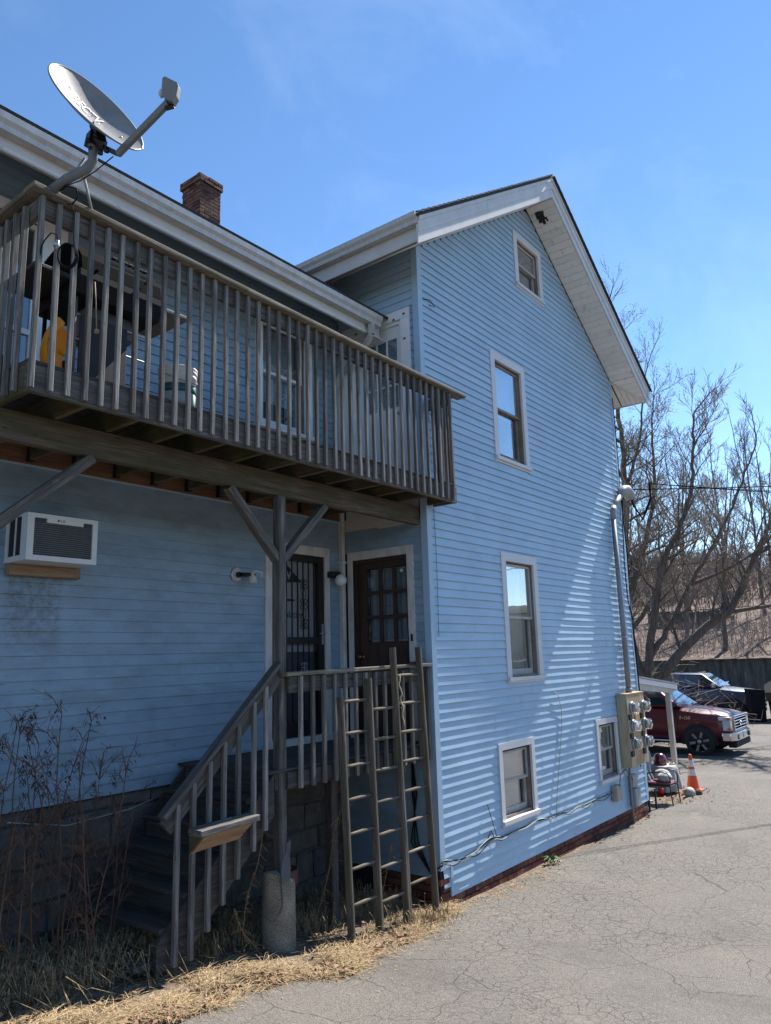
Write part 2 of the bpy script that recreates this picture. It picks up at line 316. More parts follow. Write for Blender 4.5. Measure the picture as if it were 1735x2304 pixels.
def text(name, body, mat, parent, size, loc, X, Y, ext=.0008, sx=1., weight=0):
    """lettering as thin mesh: X is the reading direction, Y is up, in the plane of the surface"""
    cu = bpy.data.curves.new(name, 'FONT'); cu.body = body; cu.size = size; cu.extrude = ext; cu.align_x = 'CENTER'; cu.align_y = 'CENTER'; cu.offset = weight; cu.resolution_u = 3
    tmp = bpy.data.objects.new('tmp', cu); COL.objects.link(tmp); dg = bpy.context.evaluated_depsgraph_get()
    me = bpy.data.meshes.new_from_object(tmp.evaluated_get(dg)); bpy.data.objects.remove(tmp); bpy.data.curves.remove(cu)
    me.name = name; me.materials.clear(); me.materials.append(mat)
    X, Y = Vector(X).normalized(), Vector(Y).normalized(); Z = X.cross(Y).normalized(); Y = Z.cross(X); mt = Matrix.Identity(4)
    for i in range(3): mt[i][0], mt[i][1], mt[i][2], mt[i][3] = X[i]*sx, Y[i], Z[i], loc[i]
    me.transform(mt); return link(name, me, parent)
# ------------------------------------------------------------------ the ground
ASPH, nt, l, p = new_mat('asphalt')
t = N(nt, 'ShaderNodeTexCoord')
n1 = N(nt, 'ShaderNodeTexNoise'); n1.inputs['Scale'].default_value = 130; n1.inputs['Detail'].default_value = 4; l.new(t.outputs['Object'], n1.inputs['Vector'])
n2 = N(nt, 'ShaderNodeTexNoise'); n2.inputs['Scale'].default_value = .7; n2.inputs['Detail'].default_value = 8; n2.inputs['Roughness'].default_value = .65; l.new(t.outputs['Object'], n2.inputs['Vector'])
r1 = ramp(nt, [(.3, (.055,.050,.045)), (.5, (.106,.097,.088)), (.66, (.182,.167,.15))]); l.new(n1.outputs['Fac'], r1.inputs['Fac'])
r2 = ramp(nt, [(.28, (.66,.655,.65)), (.45, (.95,.94,.92)), (.6, (1.05,1.02,.98)), (.75, (1.3,1.22,1.1))]); l.new(n2.outputs['Fac'], r2.inputs['Fac'])
m1 = N(nt, 'ShaderNodeMixRGB', blend_type='MULTIPLY'); m1.inputs['Fac'].default_value = 1; l.new(r2.outputs['Color'], m1.inputs[2])
n1b = N(nt, 'ShaderNodeTexNoise'); n1b.inputs['Scale'].default_value = 38; n1b.inputs['Detail'].default_value = 5; n1b.inputs['Roughness'].default_value = .75; l.new(t.outputs['Object'], n1b.inputs['Vector'])
r1b = ramp(nt, [(.32, (.74,.735,.73)), (.5, (1,1,1)), (.7, (1.24,1.23,1.2))]); l.new(n1b.outputs['Fac'], r1b.inputs['Fac'])
m1b = N(nt, 'ShaderNodeMixRGB', blend_type='MULTIPLY'); m1b.inputs['Fac'].default_value = 1; l.new(r1.outputs['Color'], m1b.inputs[1]); l.new(r1b.outputs['Color'], m1b.inputs[2]); l.new(m1b.outputs['Color'], m1.inputs[1])
# pale stone chips
v1 = N(nt, 'ShaderNodeTexVoronoi'); v1.inputs['Scale'].default_value = 85; l.new(t.outputs['Object'], v1.inputs['Vector'])
rc = ramp(nt, [(.10, (1,1,1)), (.16, (0,0,0))]); l.new(v1.outputs['Distance'], rc.inputs['Fac'])
m2 = N(nt, 'ShaderNodeMixRGB'); m2.inputs[2].default_value = (.36,.35,.33,1); l.new(rc.outputs['Color'], m2.inputs['Fac']); l.new(m1.outputs['Color'], m2.inputs[1])
# alligator cracking: distorted cell edges, only where the paving has failed
nd = N(nt, 'ShaderNodeTexNoise'); nd.inputs['Scale'].default_value = 5; nd.inputs['Detail'].default_value = 5; l.new(t.outputs['Object'], nd.inputs['Vector'])
vm = N(nt, 'ShaderNodeVectorMath', operation='MULTIPLY_ADD'); vm.inputs[1].default_value = (.16,.16,.0); l.new(nd.outputs['Color'], vm.inputs[0]); l.new(t.outputs['Object'], vm.inputs[2])
def crack(scale, w, lo, hi, ms, amp, off=0):
    mpx = N(nt, 'ShaderNodeMapping'); mpx.inputs['Location'].default_value = (off, off*1.7, 0); mpx.inputs['Scale'].default_value = (1, 1.25, 0); l.new(vm.outputs['Vector'], mpx.inputs['Vector'])
    v = N(nt, 'ShaderNodeTexVoronoi', feature='DISTANCE_TO_EDGE'); v.inputs['Scale'].default_value = scale; l.new(mpx.outputs['Vector'], v.inputs['Vector'])
    r = ramp(nt, [(0, (1,1,1)), (w, (0,0,0))]); l.new(v.outputs['Distance'], r.inputs['Fac'])
    nm = N(nt, 'ShaderNodeTexNoise'); nm.inputs['Scale'].default_value = ms; nm.inputs['Detail'].default_value = 4; l.new(mpx.outputs['Vector'], nm.inputs['Vector'])
    q = N(nt, 'ShaderNodeMapRange'); q.inputs['From Min'].default_value = lo; q.inputs['From Max'].default_value = hi; q.inputs['To Max'].default_value = amp; l.new(nm.outputs['Fac'], q.inputs['Value'])
    z = N(nt, 'ShaderNodeMath', operation='MULTIPLY'); l.new(r.outputs['Color'], z.inputs[0]); l.new(q.outputs['Result'], z.inputs[1]); return z.outputs[0]
c1 = crack(8.5, .04, .42, .56, .38, .8); c2 = crack(1.3, .008, .38, .5, .6, .85, 3.3)
cm = N(nt, 'ShaderNodeMath', operation='MAXIMUM'); l.new(c1, cm.inputs[0]); l.new(c2, cm.inputs[1])
m3 = N(nt, 'ShaderNodeMixRGB'); m3.inputs[2].default_value = (.02,.019,.018,1); l.new(cm.outputs[0], m3.inputs['Fac']); l.new(m2.outputs['Color'], m3.inputs[1])
# sandy drift patches
ns_ = N(nt, 'ShaderNodeTexNoise'); ns_.inputs['Scale'].default_value = 1.1; ns_.inputs['Detail'].default_value = 9; ns_.inputs['Roughness'].default_value = .7; mps = N(nt, 'ShaderNodeMapping'); mps.inputs['Location'].default_value = (5, 2, 0); l.new(t.outputs['Object'], mps.inputs['Vector']); l.new(mps.outputs['Vector'], ns_.inputs['Vector'])
qs = N(nt, 'ShaderNodeMapRange'); qs.inputs['From Min'].default_value = .6; qs.inputs['From Max'].default_value = .78; qs.inputs['To Max'].default_value = .6; l.new(ns_.outputs['Fac'], qs.inputs['Value'])
m4 = N(nt, 'ShaderNodeMixRGB'); m4.inputs[2].default_value = (.27,.225,.17,1); l.new(qs.outputs['Result'], m4.inputs['Fac']); l.new(m3.outputs['Color'], m4.inputs[1])
l.new(m4.outputs['Color'], p.inputs['Base Color']); p.inputs['Roughness'].default_value = .85; p.inputs['Specular IOR Level'].default_value = .3
bs = N(nt, 'ShaderNodeMath', operation='SUBTRACT'); l.new(n1.outputs['Fac'], bs.inputs[0]); l.new(cm.outputs[0], bs.inputs[1])
bb = N(nt, 'ShaderNodeBump'); bb.inputs['Strength'].default_value = .6; bb.inputs['Distance'].default_value = .008; l.new(bs.outputs[0], bb.inputs['Height']); l.new(bb.outputs['Normal'], p.inputs['Normal'])
SOIL = M('soil_litter', [(.25, (.035,.025,.017)), (.45, (.085,.062,.042)), (.6, (.16,.12,.08)), (.8, (.26,.2,.135))], ns=14, detail=10, nrough=.75, rough=.95, bump=.8, bs=30)

def yb(x):
    """edge of the paving against the house side"""
    w = .09*noise.noise(Vector((x*1.3, 0, 3)))+.05*noise.noise(Vector((x*5, 1, 3)))+.02*noise.noise(Vector((x*19, 1, 3)))
    pts = [(-14,-.2),(-5.4,-.45),(-3.9,-.67),(-3.2,-.57),(-2.8,-.56),(-2.45,-.8),(-1.95,-.62),(-1.2,-.5),(-.3,-.22),(.1,-.12),(.6,-.1),(2.6,-.12),(3.6,-.07),(6.2,-.07),(6.6,.25),(7.2,.25),(7.6,-.02),(8.9,-.05),(9.4,.3),(9.6,14),(400,14)]
    for (a, b), (c, d) in zip(pts, pts[1:]):
        if a <= x <= c: return b+(d-b)*(x-a)/(c-a)+w*(1 if x < 9.5 else 0)
    return pts[0][1]
def ground_sheet():
    xs = [-400,-150,-60,-30,-18]+[-14+.25*i for i in range(120)]+[16+i*2 for i in range(20)]+[60,100,200,400]
    ys = [-400,-150,-60,-30,-16]+[-8+.25*i for i in range(56)]+[6+2*i for i in range(22)]+[60,100,200,400]
    m = MB(); nx = len(xs)
    vs = [(x, y, gz(max(-12, min(60, x)), y)-.012+ (.02*noise.noise(Vector((x*1.5, y*1.5, 0))) if y > yb(x)+.1 and -12 < x < 9 else -.01)) for y in ys for x in xs]
    m.add(vs, [(j*nx+i, j*nx+i+1, (j+1)*nx+i+1, (j+1)*nx+i) for j in range(len(ys)-1) for i in range(nx-1)], True)
    o = m.build('ground', SOIL); tag(o, 'brown bare soil and litter beside and behind the blue house', 'ground', kind='structure')
    m = MB(); xs = [-60,-30,-18]+[-14+.08*i for i in range(300)]+[10+.5*i for i in range(20)]+[20+2*i for i in range(21)]
    vs = []; K = 26
    for x in xs:
        b = yb(max(-14, min(x, 399)))
        for k in range(K):
            y = b-(k/(K-1))**2.2*60
            vs.append((x, y, gz(max(-12, min(60, x)), y)+.004-(.02 if k == 0 else 0)))
    m.add(vs, [(i*K+k+1, i*K+k, (i+1)*K+k, (i+1)*K+k+1)[::-1] for i in range(len(xs)-1) for k in range(K-1)], True)
    o = m.build('asphalt_driveway', ASPH); tag(o, 'cracked grey asphalt driveway along the blue house', 'driveway', kind='structure')
ground_sheet()

# ------------------------------------------------------------------ the house
SL = .665; RX = 3.17; XR = 6.338; D = 1.318; EXP = .1003
def soffz(x): return 9.83-SL*abs(x-RX)
house = thing('blue_house', 'light blue vinyl-sided three-storey house with gable end and recessed wing', 'house', (0,0,0))
# openings: (u0,u1,z0,z1) outer edge of the trim
WINA = [(2.655,3.604,8.25,9.226), (1.701,2.713,5.281,6.911), (1.674,2.697,2.31,4.027), (1.322,2.261,.622,1.598), (4.34,5.196,.667,1.641)]
WINB = [(-1.48,-.53,5.31,6.82), (-5.35,-3.93,4.7,6.72)]
DOORB = (-1.312,-.255,1.76,4.02)
DOORC = (.203,1.207,1.76,3.975); DOORC2 = (.125,1.23,4.64,6.955)
def jit(a, b, c): return noise.noise(Vector((a, b, c)))
def course(z0, z1, u0, u1, cuts, place, mat, seed, rip=.0022, p=.016, top=.115, bot=.075):
    """one clapboard course: sloping face, lap shadow lip and a slightly rippled vinyl surface"""
    segs = [(u0, u1)]
    for a, b, c, d in cuts:
        if min(z1, d-top)-max(z0, c+bot) <= 0: continue
        nsg = []
        for s0, s1 in segs:
            if b-.03 <= s0 or a+.03 >= s1: nsg.append((s0, s1)); continue
            if a+.03 > s0: nsg.append((s0, a+.03))
            if b-.03 < s1: nsg.append((b-.03, s1))
        segs = nsg
    rr = random.Random(int(seed)//2)     # the two courses of one panel share their end joints
    joints = []
    uj = u0+rr.uniform(.6, 3.6)
    while uj < u1: joints.append(uj); uj += 3.66
    for s0, s1 in segs:
        if s1-s0 < .02: continue
        m = MB()
        ps = [s0]+[j for j in joints if s0+.05 < j < s1-.05]+[s1]
        for q, (a, b) in enumerate(zip(ps, ps[1:])):
            a2 = a-(.025 if q else 0); pr = .0026*(q % 2)
            n = max(2, int((b-a2)/.16)+1); vs = []
            for i in range(n+1):
                u = a2+(b-a2)*i/n
                w = rip*(jit(u*1.1, seed*.9, 0)+.6*jit(u*3.1, seed*.55, 4)); wz = .0012*jit(u*.8, seed, 9)
                for dz, dy in ((1.13, .0), (1.0, .0006), (.05, p), (.0, p+.0003), (-.006, p-.0035), (.10, p-.0045), (.105, -.0015)):
                    vs.append(place(u, dy+pr+w*(1-min(dz,1)*.75), z0+wz+(z1-z0)*dz))
            k = 7
            m.add(vs, [(i*k+j, i*k+j+1, (i+1)*k+j+1, (i+1)*k+j) for i in range(n) for j in range(k-1)], False)
        o = m.build('siding_board', mat, house)
        o.data.polygons.foreach_set('use_smooth', [True]*len(o.data.polygons))
        o.data.set_sharp_from_angle(angle=R(25))     # keep the lap lip crisp
PA = lambda u, d, z: (u, -d, z)
PB = lambda u, d, z: (u, D-d, z)
PC = lambda u, d, z: (-d, u, z)
# gable end wall
z = .15; i = 0
while z < 9.8:
    t0 = RX-(9.83-(z+.05))/SL; t1 = RX+(9.83-(z+.05))/SL
    u0, u1 = max(.045, t0-.02), min(XR-.045, t1+.02)
    if z < .25: u0 = .22
    if u1-u0 > .1: course(z, z+EXP, u0, u1, WINA, PA, SID_A, i)
    z += EXP; i += 1
# recessed wing, below and above the deck
z = 1.579; i = 1000
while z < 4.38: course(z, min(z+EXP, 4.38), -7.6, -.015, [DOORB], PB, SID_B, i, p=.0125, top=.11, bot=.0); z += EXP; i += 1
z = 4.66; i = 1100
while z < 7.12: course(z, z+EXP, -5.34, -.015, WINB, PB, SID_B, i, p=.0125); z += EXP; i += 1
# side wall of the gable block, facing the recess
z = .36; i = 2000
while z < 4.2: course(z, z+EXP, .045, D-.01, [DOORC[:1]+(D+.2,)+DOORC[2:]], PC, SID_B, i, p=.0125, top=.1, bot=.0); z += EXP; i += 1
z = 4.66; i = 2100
while z < 7.72: course(z, z+EXP, .045, D-.01 if z < 7.05 else 4.2, [DOORC2[:1]+(D+.2,)+DOORC2[2:]], PC, SID_B if z < 6.9 else SID_A, i, p=.0125, top=.13, bot=.0); z += EXP; i += 1  # lower boards take the shade-darkened siding copy
# wall cores behind the boards
def holed(us, zs, holes, place, m):
    us = sorted(set(us+[h[0] for h in holes]+[h[1] for h in holes])); zs = sorted(set(zs+[h[2] for h in holes]+[h[3] for h in holes]))
    for a, b in zip(us, us[1:]):
        for c, d in zip(zs, zs[1:]):
            cu, cz = (a+b)/2, (c+d)/2
            if any(h[0] < cu < h[1] and h[2] < cz < h[3] for h in holes): continue
            m.add([place(a,0,c), place(b,0,c), place(b,0,d), place(a,0,d)], [(0,1,2,3)])
def inner(w, t=.11): return (w[0]+t, w[1]-t, w[2]+t*.7, w[3]-t)
m = MB()
holed([0, XR], [-.3, 7.72], [inner(w) for w in WINA[1:]], lambda u,d,z: (u,.004,z), m)
hw = inner(WINA[0]); zt = hw[3]+.02
holed([hw[0]-.05, hw[1]+.05], [8.2, zt], [hw], lambda u,d,z: (u,.004,z), m)
a0, a1 = hw[0]-.05, hw[1]+.05
m.add([(0,.004,7.72),(XR,.004,7.72),(RX+(9.83-8.2)/SL,.004,8.2),(RX-(9.83-8.2)/SL,.004,8.2)], [(0,1,2,3)])
m.add([(RX-(9.83-8.2)/SL,.004,8.2),(a0,.004,8.2),(a0,.004,zt),(RX-(9.83-zt)/SL,.004,zt)], [(0,1,2,3)])
m.add([(a1,.004,8.2),(RX+(9.83-8.2)/SL,.004,8.2),(RX+(9.83-zt)/SL,.004,zt),(a1,.004,zt)], [(0,1,2,3)])
m.add([(RX-(9.83-zt)/SL,.004,zt),(RX+(9.83-zt)/SL,.004,zt),(RX,.004,9.83)], [(0,1,2)])
holed([.004, 9], [-.3, 7.72], [inner(DOORC,.09), inner(DOORC2,.09)], lambda u,d,z: (.004,u,z), m)
m.add([(XR-.004,.004,-.3),(XR-.004,9,-.3),(XR-.004,9,7.72),(XR-.004,.004,7.72)], [(0,1,2,3)])
m.add([(0,9,-.3),(XR,9,-.3),(XR,9,7.72),(RX,9,9.83),(0,9,7.72)], [(0,1,2,3,4)])
holed([-7.6, .004], [1.57, 7.14], [inner(w) for w in WINB]+[inner(DOORB,.09)], lambda u,d,z: (u,D+.004,z), m)
m.add([(-7.6,D+.05,.2),(-7.6,9,.2),(-7.6,9,7.1),(-7.6,5.2,9.7),(-7.6,D,7.14)], [(0,1,2,3,4)])
m.add([(-7.6,9,.2),(0,9,.2),(0,9,7.1),(-7.6,9,7.1)], [(0,1,2,3)])
for zf in (1.72, 4.6, 7.25): m.add([(-7.59,D+.3,zf),(XR-.02,D+.3,zf),(XR-.02,8.98,zf),(-7.59,8.98,zf)], [(0,1,2,3)]); m.add([(.3,.3,zf+.02),(XR-.02,.3,zf+.02),(XR-.02,8.98,zf+.02),(.3,8.98,zf+.02)], [(0,1,2,3)])
m.build('wall', DARK, house)
# corner posts
def cpost(x, y, z0, z1, sx, sy):
    m = MB()
    m.box(x-.075 if sx < 0 else x-.018, x+.018 if sx < 0 else x+.075, y-.018, y-.0005, z0, z1)
    m.box(x-.018 if sx > 0 else x, x if sx > 0 else x+.018, y-.0004, y+.072, z0+.001, z1-.001)
    return m
cpost(0, 0, .44, 3.4, 1, 1).build('corner_post', SIDTRIM, house)
m = cpost(0, 0, 3.38, 7.73, 1, 1); m.v = [(x-.003, y-.003, z) for x, y, z in m.v]; m.build('corner_post', SIDTRIM, house)
cpost(XR, 0, .15, 7.75, -1, -1).build('corner_post', SIDTRIM, house)
m = MB().box(-.02, .0, D-.03, D, .36, 7.0); m.build('corner_strip', SIDTRIM, house)
m = MB().box(.17, .215, -.02, -.001, .15, .455); m.build('corner_strip', SIDTRIM, house)
for (a, b, yy, zz) in ((-7.6, -.02, D, 4.37),): MB().box(a, b, yy-.02, yy-.0005, zz, zz+.022).build('trim_strip', SIDTRIM, house)
# frieze between deck and porch on the side wall: old peeling board
MB().box(-.006, -.0006, .1, D-.06, 4.21, 4.64).build('frieze_board', PEEL, house)

# roofs --------------------------------------------------------------
def slab(name, a, b, c, d, th, mat):
    m = MB(); vs = [Vector(q) for q in (a, b, c, d)]; n = (vs[1]-vs[0]).cross(vs[3]-vs[0]).normalized()
    if n.z < 0: n = -n
    m.add(vs+[q-n*th for q in vs], [(0,1,2,3),(7,6,5,4),(0,4,5,1),(1,5,6,2),(2,6,7,3),(3,7,4,0)])
    return m.build(name, mat, house)
YO = -.53
zt = lambda x: 10.20-SL*abs(x-RX)
slab('roof', (-.70,YO,zt(-.70)), (RX,YO,zt(RX)), (RX,9.4,zt(RX)), (-.70,9.4,zt(-.70)), .035, SHING)
slab('roof', (RX+.0005,YO,zt(RX)), (7.04,YO,zt(7.04)), (7.04,9.4,zt(7.04)), (RX+.0005,9.4,zt(RX)), .035, SHING)
yr = lambda y: 6.905+SL*(y-.44)
slab('roof', (-7.9,.44,yr(.44)), (-.006,.44,yr(.44)), (-.006,5.2,yr(5.2)), (-7.9,5.2,yr(5.2)), .035, SHING)
slab('roof', (-7.9,5.2,yr(5.2)), (-.006,5.2,yr(5.2)), (-.006,9.4,yr(1.0)), (-7.9,9.4,yr(1.0)), .035, SHING)
# ragged shingle edges along the rake and eaves
sh = MB()
for k in range(34):
    x = -.68+k*.114; xx = min(x, RX)
    for s in (0, 1):
        q = xx if s == 0 else 2*RX-xx
        dz = .012+.008*rnd.random(); w = .057
        zc = zt(q)+dz*.5
        sh.bar((q-w,YO-.012,zt(q-w)+.006+dz*.6), (q+w,YO-.012,zt(q+w)+.006), .03, .014, up=(0,0,1))
sh.build('shingle_edge', SHING, house)
# rake fascia: crown strip over a deep board, in two lengths
def rake(x0, x1, h0, h1, y0, y1, name, mat):
    m = MB(); vs = []
    for x in (x0, x1):
        for y in (y0, y1):
            for h in (h0, h1): vs.append((x, y, zt(x)-.04-h))
    m.add(vs, [(0,1,5,4),(2,6,7,3),(0,4,6,2),(1,3,7,5),(0,2,3,1),(4,5,7,6)]); m.build(name, mat, house)
for a, b in ((-.66, .97), (.975, RX)):
    rake(a, b, .0, .055, -.525, -.47, 'rake_moulding', FASC); rake(a, b, .0555, .19, -.512, -.474, 'rake_fascia', FASC); rake(a, b, .1905, .335, -.5, -.478, 'rake_fascia', FASC)
for a, b in ((RX+.001, 5.3), (5.305, 6.98)):
    rake(a, b, .0, .055, -.525, -.47, 'rake_moulding', FASC); rake(a, b, .0555, .19, -.512, -.474, 'rake_fascia', FASC); rake(a, b, .1905, .335, -.5, -.478, 'rake_fascia', FASC)
# soffit panels across the rake overhang
def rk(x): return zt(x)-.365
def panel(pts, name='soffit_panel'):
    m = MB(); c = sum((Vector(q) for q in pts), Vector())/len(pts); n = len(pts)
    lo = [Vector(q)+(c-Vector(q))*.06-Vector((0,0,.012)) for q in pts]; up = [Vector(q) for q in pts]
    m.add(up+lo, [tuple(range(n)), tuple(range(2*n-1, n-1, -1))]+[(i,(i+1)%n,n+(i+1)%n,n+i) for i in range(n)])
    m.build(name, SOFF, house)
pw = .105
x = RX+.01
while x < XR-.01:
    b = min(x+pw-.004, XR)
    panel([(x,-.476,rk(x)), (b,-.476,rk(b)), (b,-.02,rk(b)), (x,-.02,rk(x))]); x += pw
x = RX-.01
while x > -.1:
    b = max(x-pw+.004, -.1)
    panel([(b,-.476,rk(b)), (x,-.476,rk(x)), (x,-.02,rk(x)), (b,-.02,rk(b))]); x -= pw
# corner of the far eave: the strips turn along a diagonal trim
for k in range(5):
    a, b = -.02-k*.0925, -.02-(k+1)*.0925+.004
    xa, xb = XR+(-a-.02)/.456*.53+.01, XR+(-b-.02)/.456*.53+.01
    panel([(xa,a,rk(xa)), (6.87,a,rk(6.87)), (6.87,b,rk(6.87)), (xb,b,rk(xb))])
    xs0 = XR+k*.106; xs1 = xs0+.102; ya, yb_ = -.02-(xs0-XR)/.53*.456, -.02-(xs1-XR)/.53*.456
    panel([(xs0,-.476,rk(xs0)), (xs1,-.476,rk(xs1)), (xs1,yb_-.006,rk(xs1)), (xs0,ya-.006,rk(xs0))])
MB().bar((XR,-.0,rk(XR)-.012), (6.87,-.476,rk(6.87)-.012), .05, .012).build('soffit_trim', TRIM, house)
y = .005
while y < 1.6:
    panel([(XR+.02,y,rk(XR+.02)), (6.87,y,rk(6.87)), (6.87,y+.098,rk(6.87)), (XR+.02,y+.098,rk(XR+.02))]); y += .102
MB().add([(XR,1.6,rk(XR)),(6.87,1.6,rk(6.87)),(6.87,9.3,rk(6.87)),(XR,9.3,rk(XR)),(XR,1.6,rk(XR)+.02),(6.87,1.6,rk(6.87)+.02),(6.87,9.3,rk(6.87)+.02),(XR,9.3,rk(XR)+.02)], [(3,2,1,0),(4,5,6,7),(0,1,5,4),(2,3,7,6)]).build('soffit', SOFF, house)
MB().add([(-.56,-.47,rk(-.56)),(0,-.47,rk(0)),(0,9.3,rk(0)),(-.56,9.3,rk(-.56)),(-.56,-.47,rk(-.56)+.02),(0,-.47,rk(0)+.02),(0,9.3,rk(0)+.02),(-.56,9.3,rk(-.56)+.02)], [(3,2,1,0),(4,5,6,7),(0,1,5,4),(2,3,7,6)]).build('soffit', SOFF, house)
MB().add([(-7.8,.56,6.635),(0,.56,6.635),(0,D,7.14),(-7.8,D,7.14),(-7.8,.56,6.655),(0,.56,6.655),(0,D,7.16),(-7.8,D,7.16)], [(0,1,2,3),(7,6,5,4),(0,4,5,1),(2,6,7,3),(1,5,6,2)]).build('soffit', SOFF, house)
# hornet hole torn in the peak soffit
m = MB()
for k in range(16):
    a = rnd.uniform(0, 6.3); q = rnd.uniform(0, .1); x = 3.36+q*math.cos(a); y = -.2+q*1.2*math.sin(a); s = rnd.uniform(.02, .05)
    m.bar((x-s,y,rk(x-s)-.016), (x+s,y+rnd.uniform(-.03,.03),rk(x+s)-.018), rnd.uniform(.02,.06), .012)
m.build('soffit_hole', DARK, house)
# eave fascias and gutters
MB().box(-.60, -.575, -.499, 1.9, 7.36, 7.66).build('eave_fascia', FASC, house)
MB().box(-7.9, -.34, .565, .59, 6.625, 6.90).build('eave_fascia', FASC, house)
MB().box(-.338, -.02, .6, .62, 6.66, 6.90).build('eave_fascia', FASC, house)
MB().box(6.88, 6.9, -.476, 9.3, 7.36, 7.62).build('eave_fascia', FASC, house)
KG = [(0,.0),(.085,.0),(.09,.045),(.118,.075),(.122,.13),(.112,.13),(.108,.08),(.083,.052),(.08,.008),(.004,.008),(.004,.13),(0,.13)]
def gutter(a, b, place):
    g = MB(); g.extrude(KG, a, b, place); g.extrude([(0,0),(.085,0),(.09,.045),(.118,.075),(.122,.13),(0,.13)], b, b+.003*(1 if b > a else -1), place)
    o = g.build('gutter', GUT, house); return o
gc = gutter(1.95, -.5, lambda u, v, t: (-.602-u, t, 7.525+v+.025*(t+.5)/2.4))
gb = gutter(-7.9, -.14, lambda u, v, t: (t, .563-u, 6.742+v))
gr = gutter(9.3, -.52, lambda u, v, t: (6.902+u, t, 7.46+v))
m = MB()
for k in range(7): m.bar((-.6,-.2+k*.33,7.64), (-.72,-.2+k*.33,7.655), .02, .004)
m.build('gutter_strap', METAL, gc)
# downspout: elbow from the gutter back to the corner, then down
m = MB()
def rect_tube(m, pts, w, h, up=(1,0,0)):
    for a, b in zip(pts, pts[1:]): m.bar(a, b, w, h, up=up, c=.008)
rect_tube(m, [(-.3,.5,6.76), (-.3,.5,6.6), (-.22,.72,6.47), (-.06,1.2,6.36), (-.05,D-.045,6.3), (-.05,D-.045,1.74)], .075, .055)
m.build('downspout', TRIMD, house)
for zz in (2.2, 3.85, 5.3): MB().box(-.092, -.008, D-.087, D-.002, zz, zz+.025).build('downspout_strap', TRIM, house)
# ------------------------------------------------------------------ windows and doors
def bx(m, P, u0, u1, d0, d1, z0, z1):
    vs = [P(u,d,z) for z in (z0, z1) for u, d in ((u0,d0),(u1,d0),(u1,d1),(u0,d1))]
    m.add(vs, [(0,3,2,1),(4,5,6,7),(0,1,5,4),(1,2,6,5),(2,3,7,6),(3,0,4,7)]); return m
def frame(P, u0, u1, z0, z1, w, d0, d1, m=None, wb=None, wt=None):
    m = m or MB(); wb = w if wb is None else wb; wt = w if wt is None else wt
    bx(m, P, u0, u0+w, d0, d1, z0, z1); bx(m, P, u1-w, u1, d0, d1, z0, z1)
    bx(m, P, u0+w, u1-w, d0, d1-.0006, z1-wt, z1); bx(m, P, u0+w, u1-w, d0, d1-.0006, z0, z0+wb); return m
def blinds(P, u0, u1, z0, z1, d, parent, mat=None):
    m = MB(); zz = z1; n = 0
    while zz > z0 and n < 80:
        m.add([P(u0,d,zz), P(u1,d,zz), P(u1,d+.012,zz-.02), P(u0,d+.012,zz-.02), P(u0,d+.001,zz-.0015), P(u1,d+.001,zz-.0015), P(u1,d+.011,zz-.0215), P(u0,d+.011,zz-.0215)], [(0,1,2,3),(7,6,5,4),(3,2,6,7)]); zz -= .023; n += 1
    return m.build('blind', mat or BLIND, parent)
def window(P, u0, u1, z0, z1, sash, cas=.115, sill=True, back='dark', trim=None, out=.024):
    trim = trim or TRIM
    m = frame(P, u0, u1, z0, z1, cas, -.01, out, wb=.075)
    o = m.build('window', trim, house)
    a0, a1, c0, c1 = u0+cas, u1-cas, z0+.075, z1-cas
    if sill: bx(MB(), P, u0-.0, u1+.0, out+.0005, out+.03, z0+.028, z0+.075).build('sill', trim, o)
    frame(P, a0-.0, a1+.0, c0, c1, .012, -.13, -.0105, wb=.03).build('jamb', SASHB, o)
    f0, f1 = a0+.02, a1-.02; zm = (c0+c1)/2+.02
    frame(P, f0, f1, zm-.02, c1-.025, .032, -.06, -.032, wb=.035).build('sash', sash, o)
    frame(P, f0+.008, f1-.008, c0+.03, zm+.02, .038, -.1, -.068, wb=.07).build('sash', sash, o)
    bx(MB(), P, f0+.03, f1-.03, -.049, -.045, zm+.01, c1-.055).build('pane', GLASS, o)
    bx(MB(), P, f0+.044, f1-.044, -.087, -.083, c0+.098, zm-.015).build('pane', GLASS, o)
    if 'blindtop' in back: blinds(P, f0+.02, f1-.02, zm-.05, c1-.03, -.16, o)
    if 'blindall' in back: blinds(P, f0+.02, f1-.02, c0+.35, c1-.03, -.16, o)
    if 'shade' in back: bx(MB(), P, f0, f1, -.152, -.149, c0+.05, c1-.03).build('shade', SHADE, o)
    if 'curtain' in back:
        m = MB(); n = 26; vs = []
        lo, hi = (f0, f1) if 'full' in back else (f0, f0+(f1-f0)*.42)
        for i in range(n+1):
            u = lo+(hi-lo)*i/n; dd = -.2+.018*math.sin(i*1.35)
            sw = .5 if 'full' not in back else 1
            vs += [P(u, dd, c0+.02), P(u, dd, c1-.02)]
        m.add(vs, [(2*i,2*i+2,2*i+3,2*i+1) for i in range(n)], True); m.build('curtain', CURT, o)
    bx(MB(), P, a0-.02, a1+.02, -.5, -.49, c0-.02, c1+.02).build('dark_screen', DARK, o)  # dark screen added behind the panes to stand for the unlit room
    return o
window(PA, *WINA[0], SASH, back='curtain')
window(PA, *WINA[1], SASHB, back='blindtop')
window(PA, *WINA[2], SASH, back='curtain full')
window(PA, *WINA[3], SASH, back='shade', cas=.085, out=.03, trim=TRIM)
window(PA, *WINA[4], SASH, back='shade', cas=.085, out=.03, trim=TRIM)
window(PB, *WINB[0], WHITE, back='blindall', trim=WHITE)
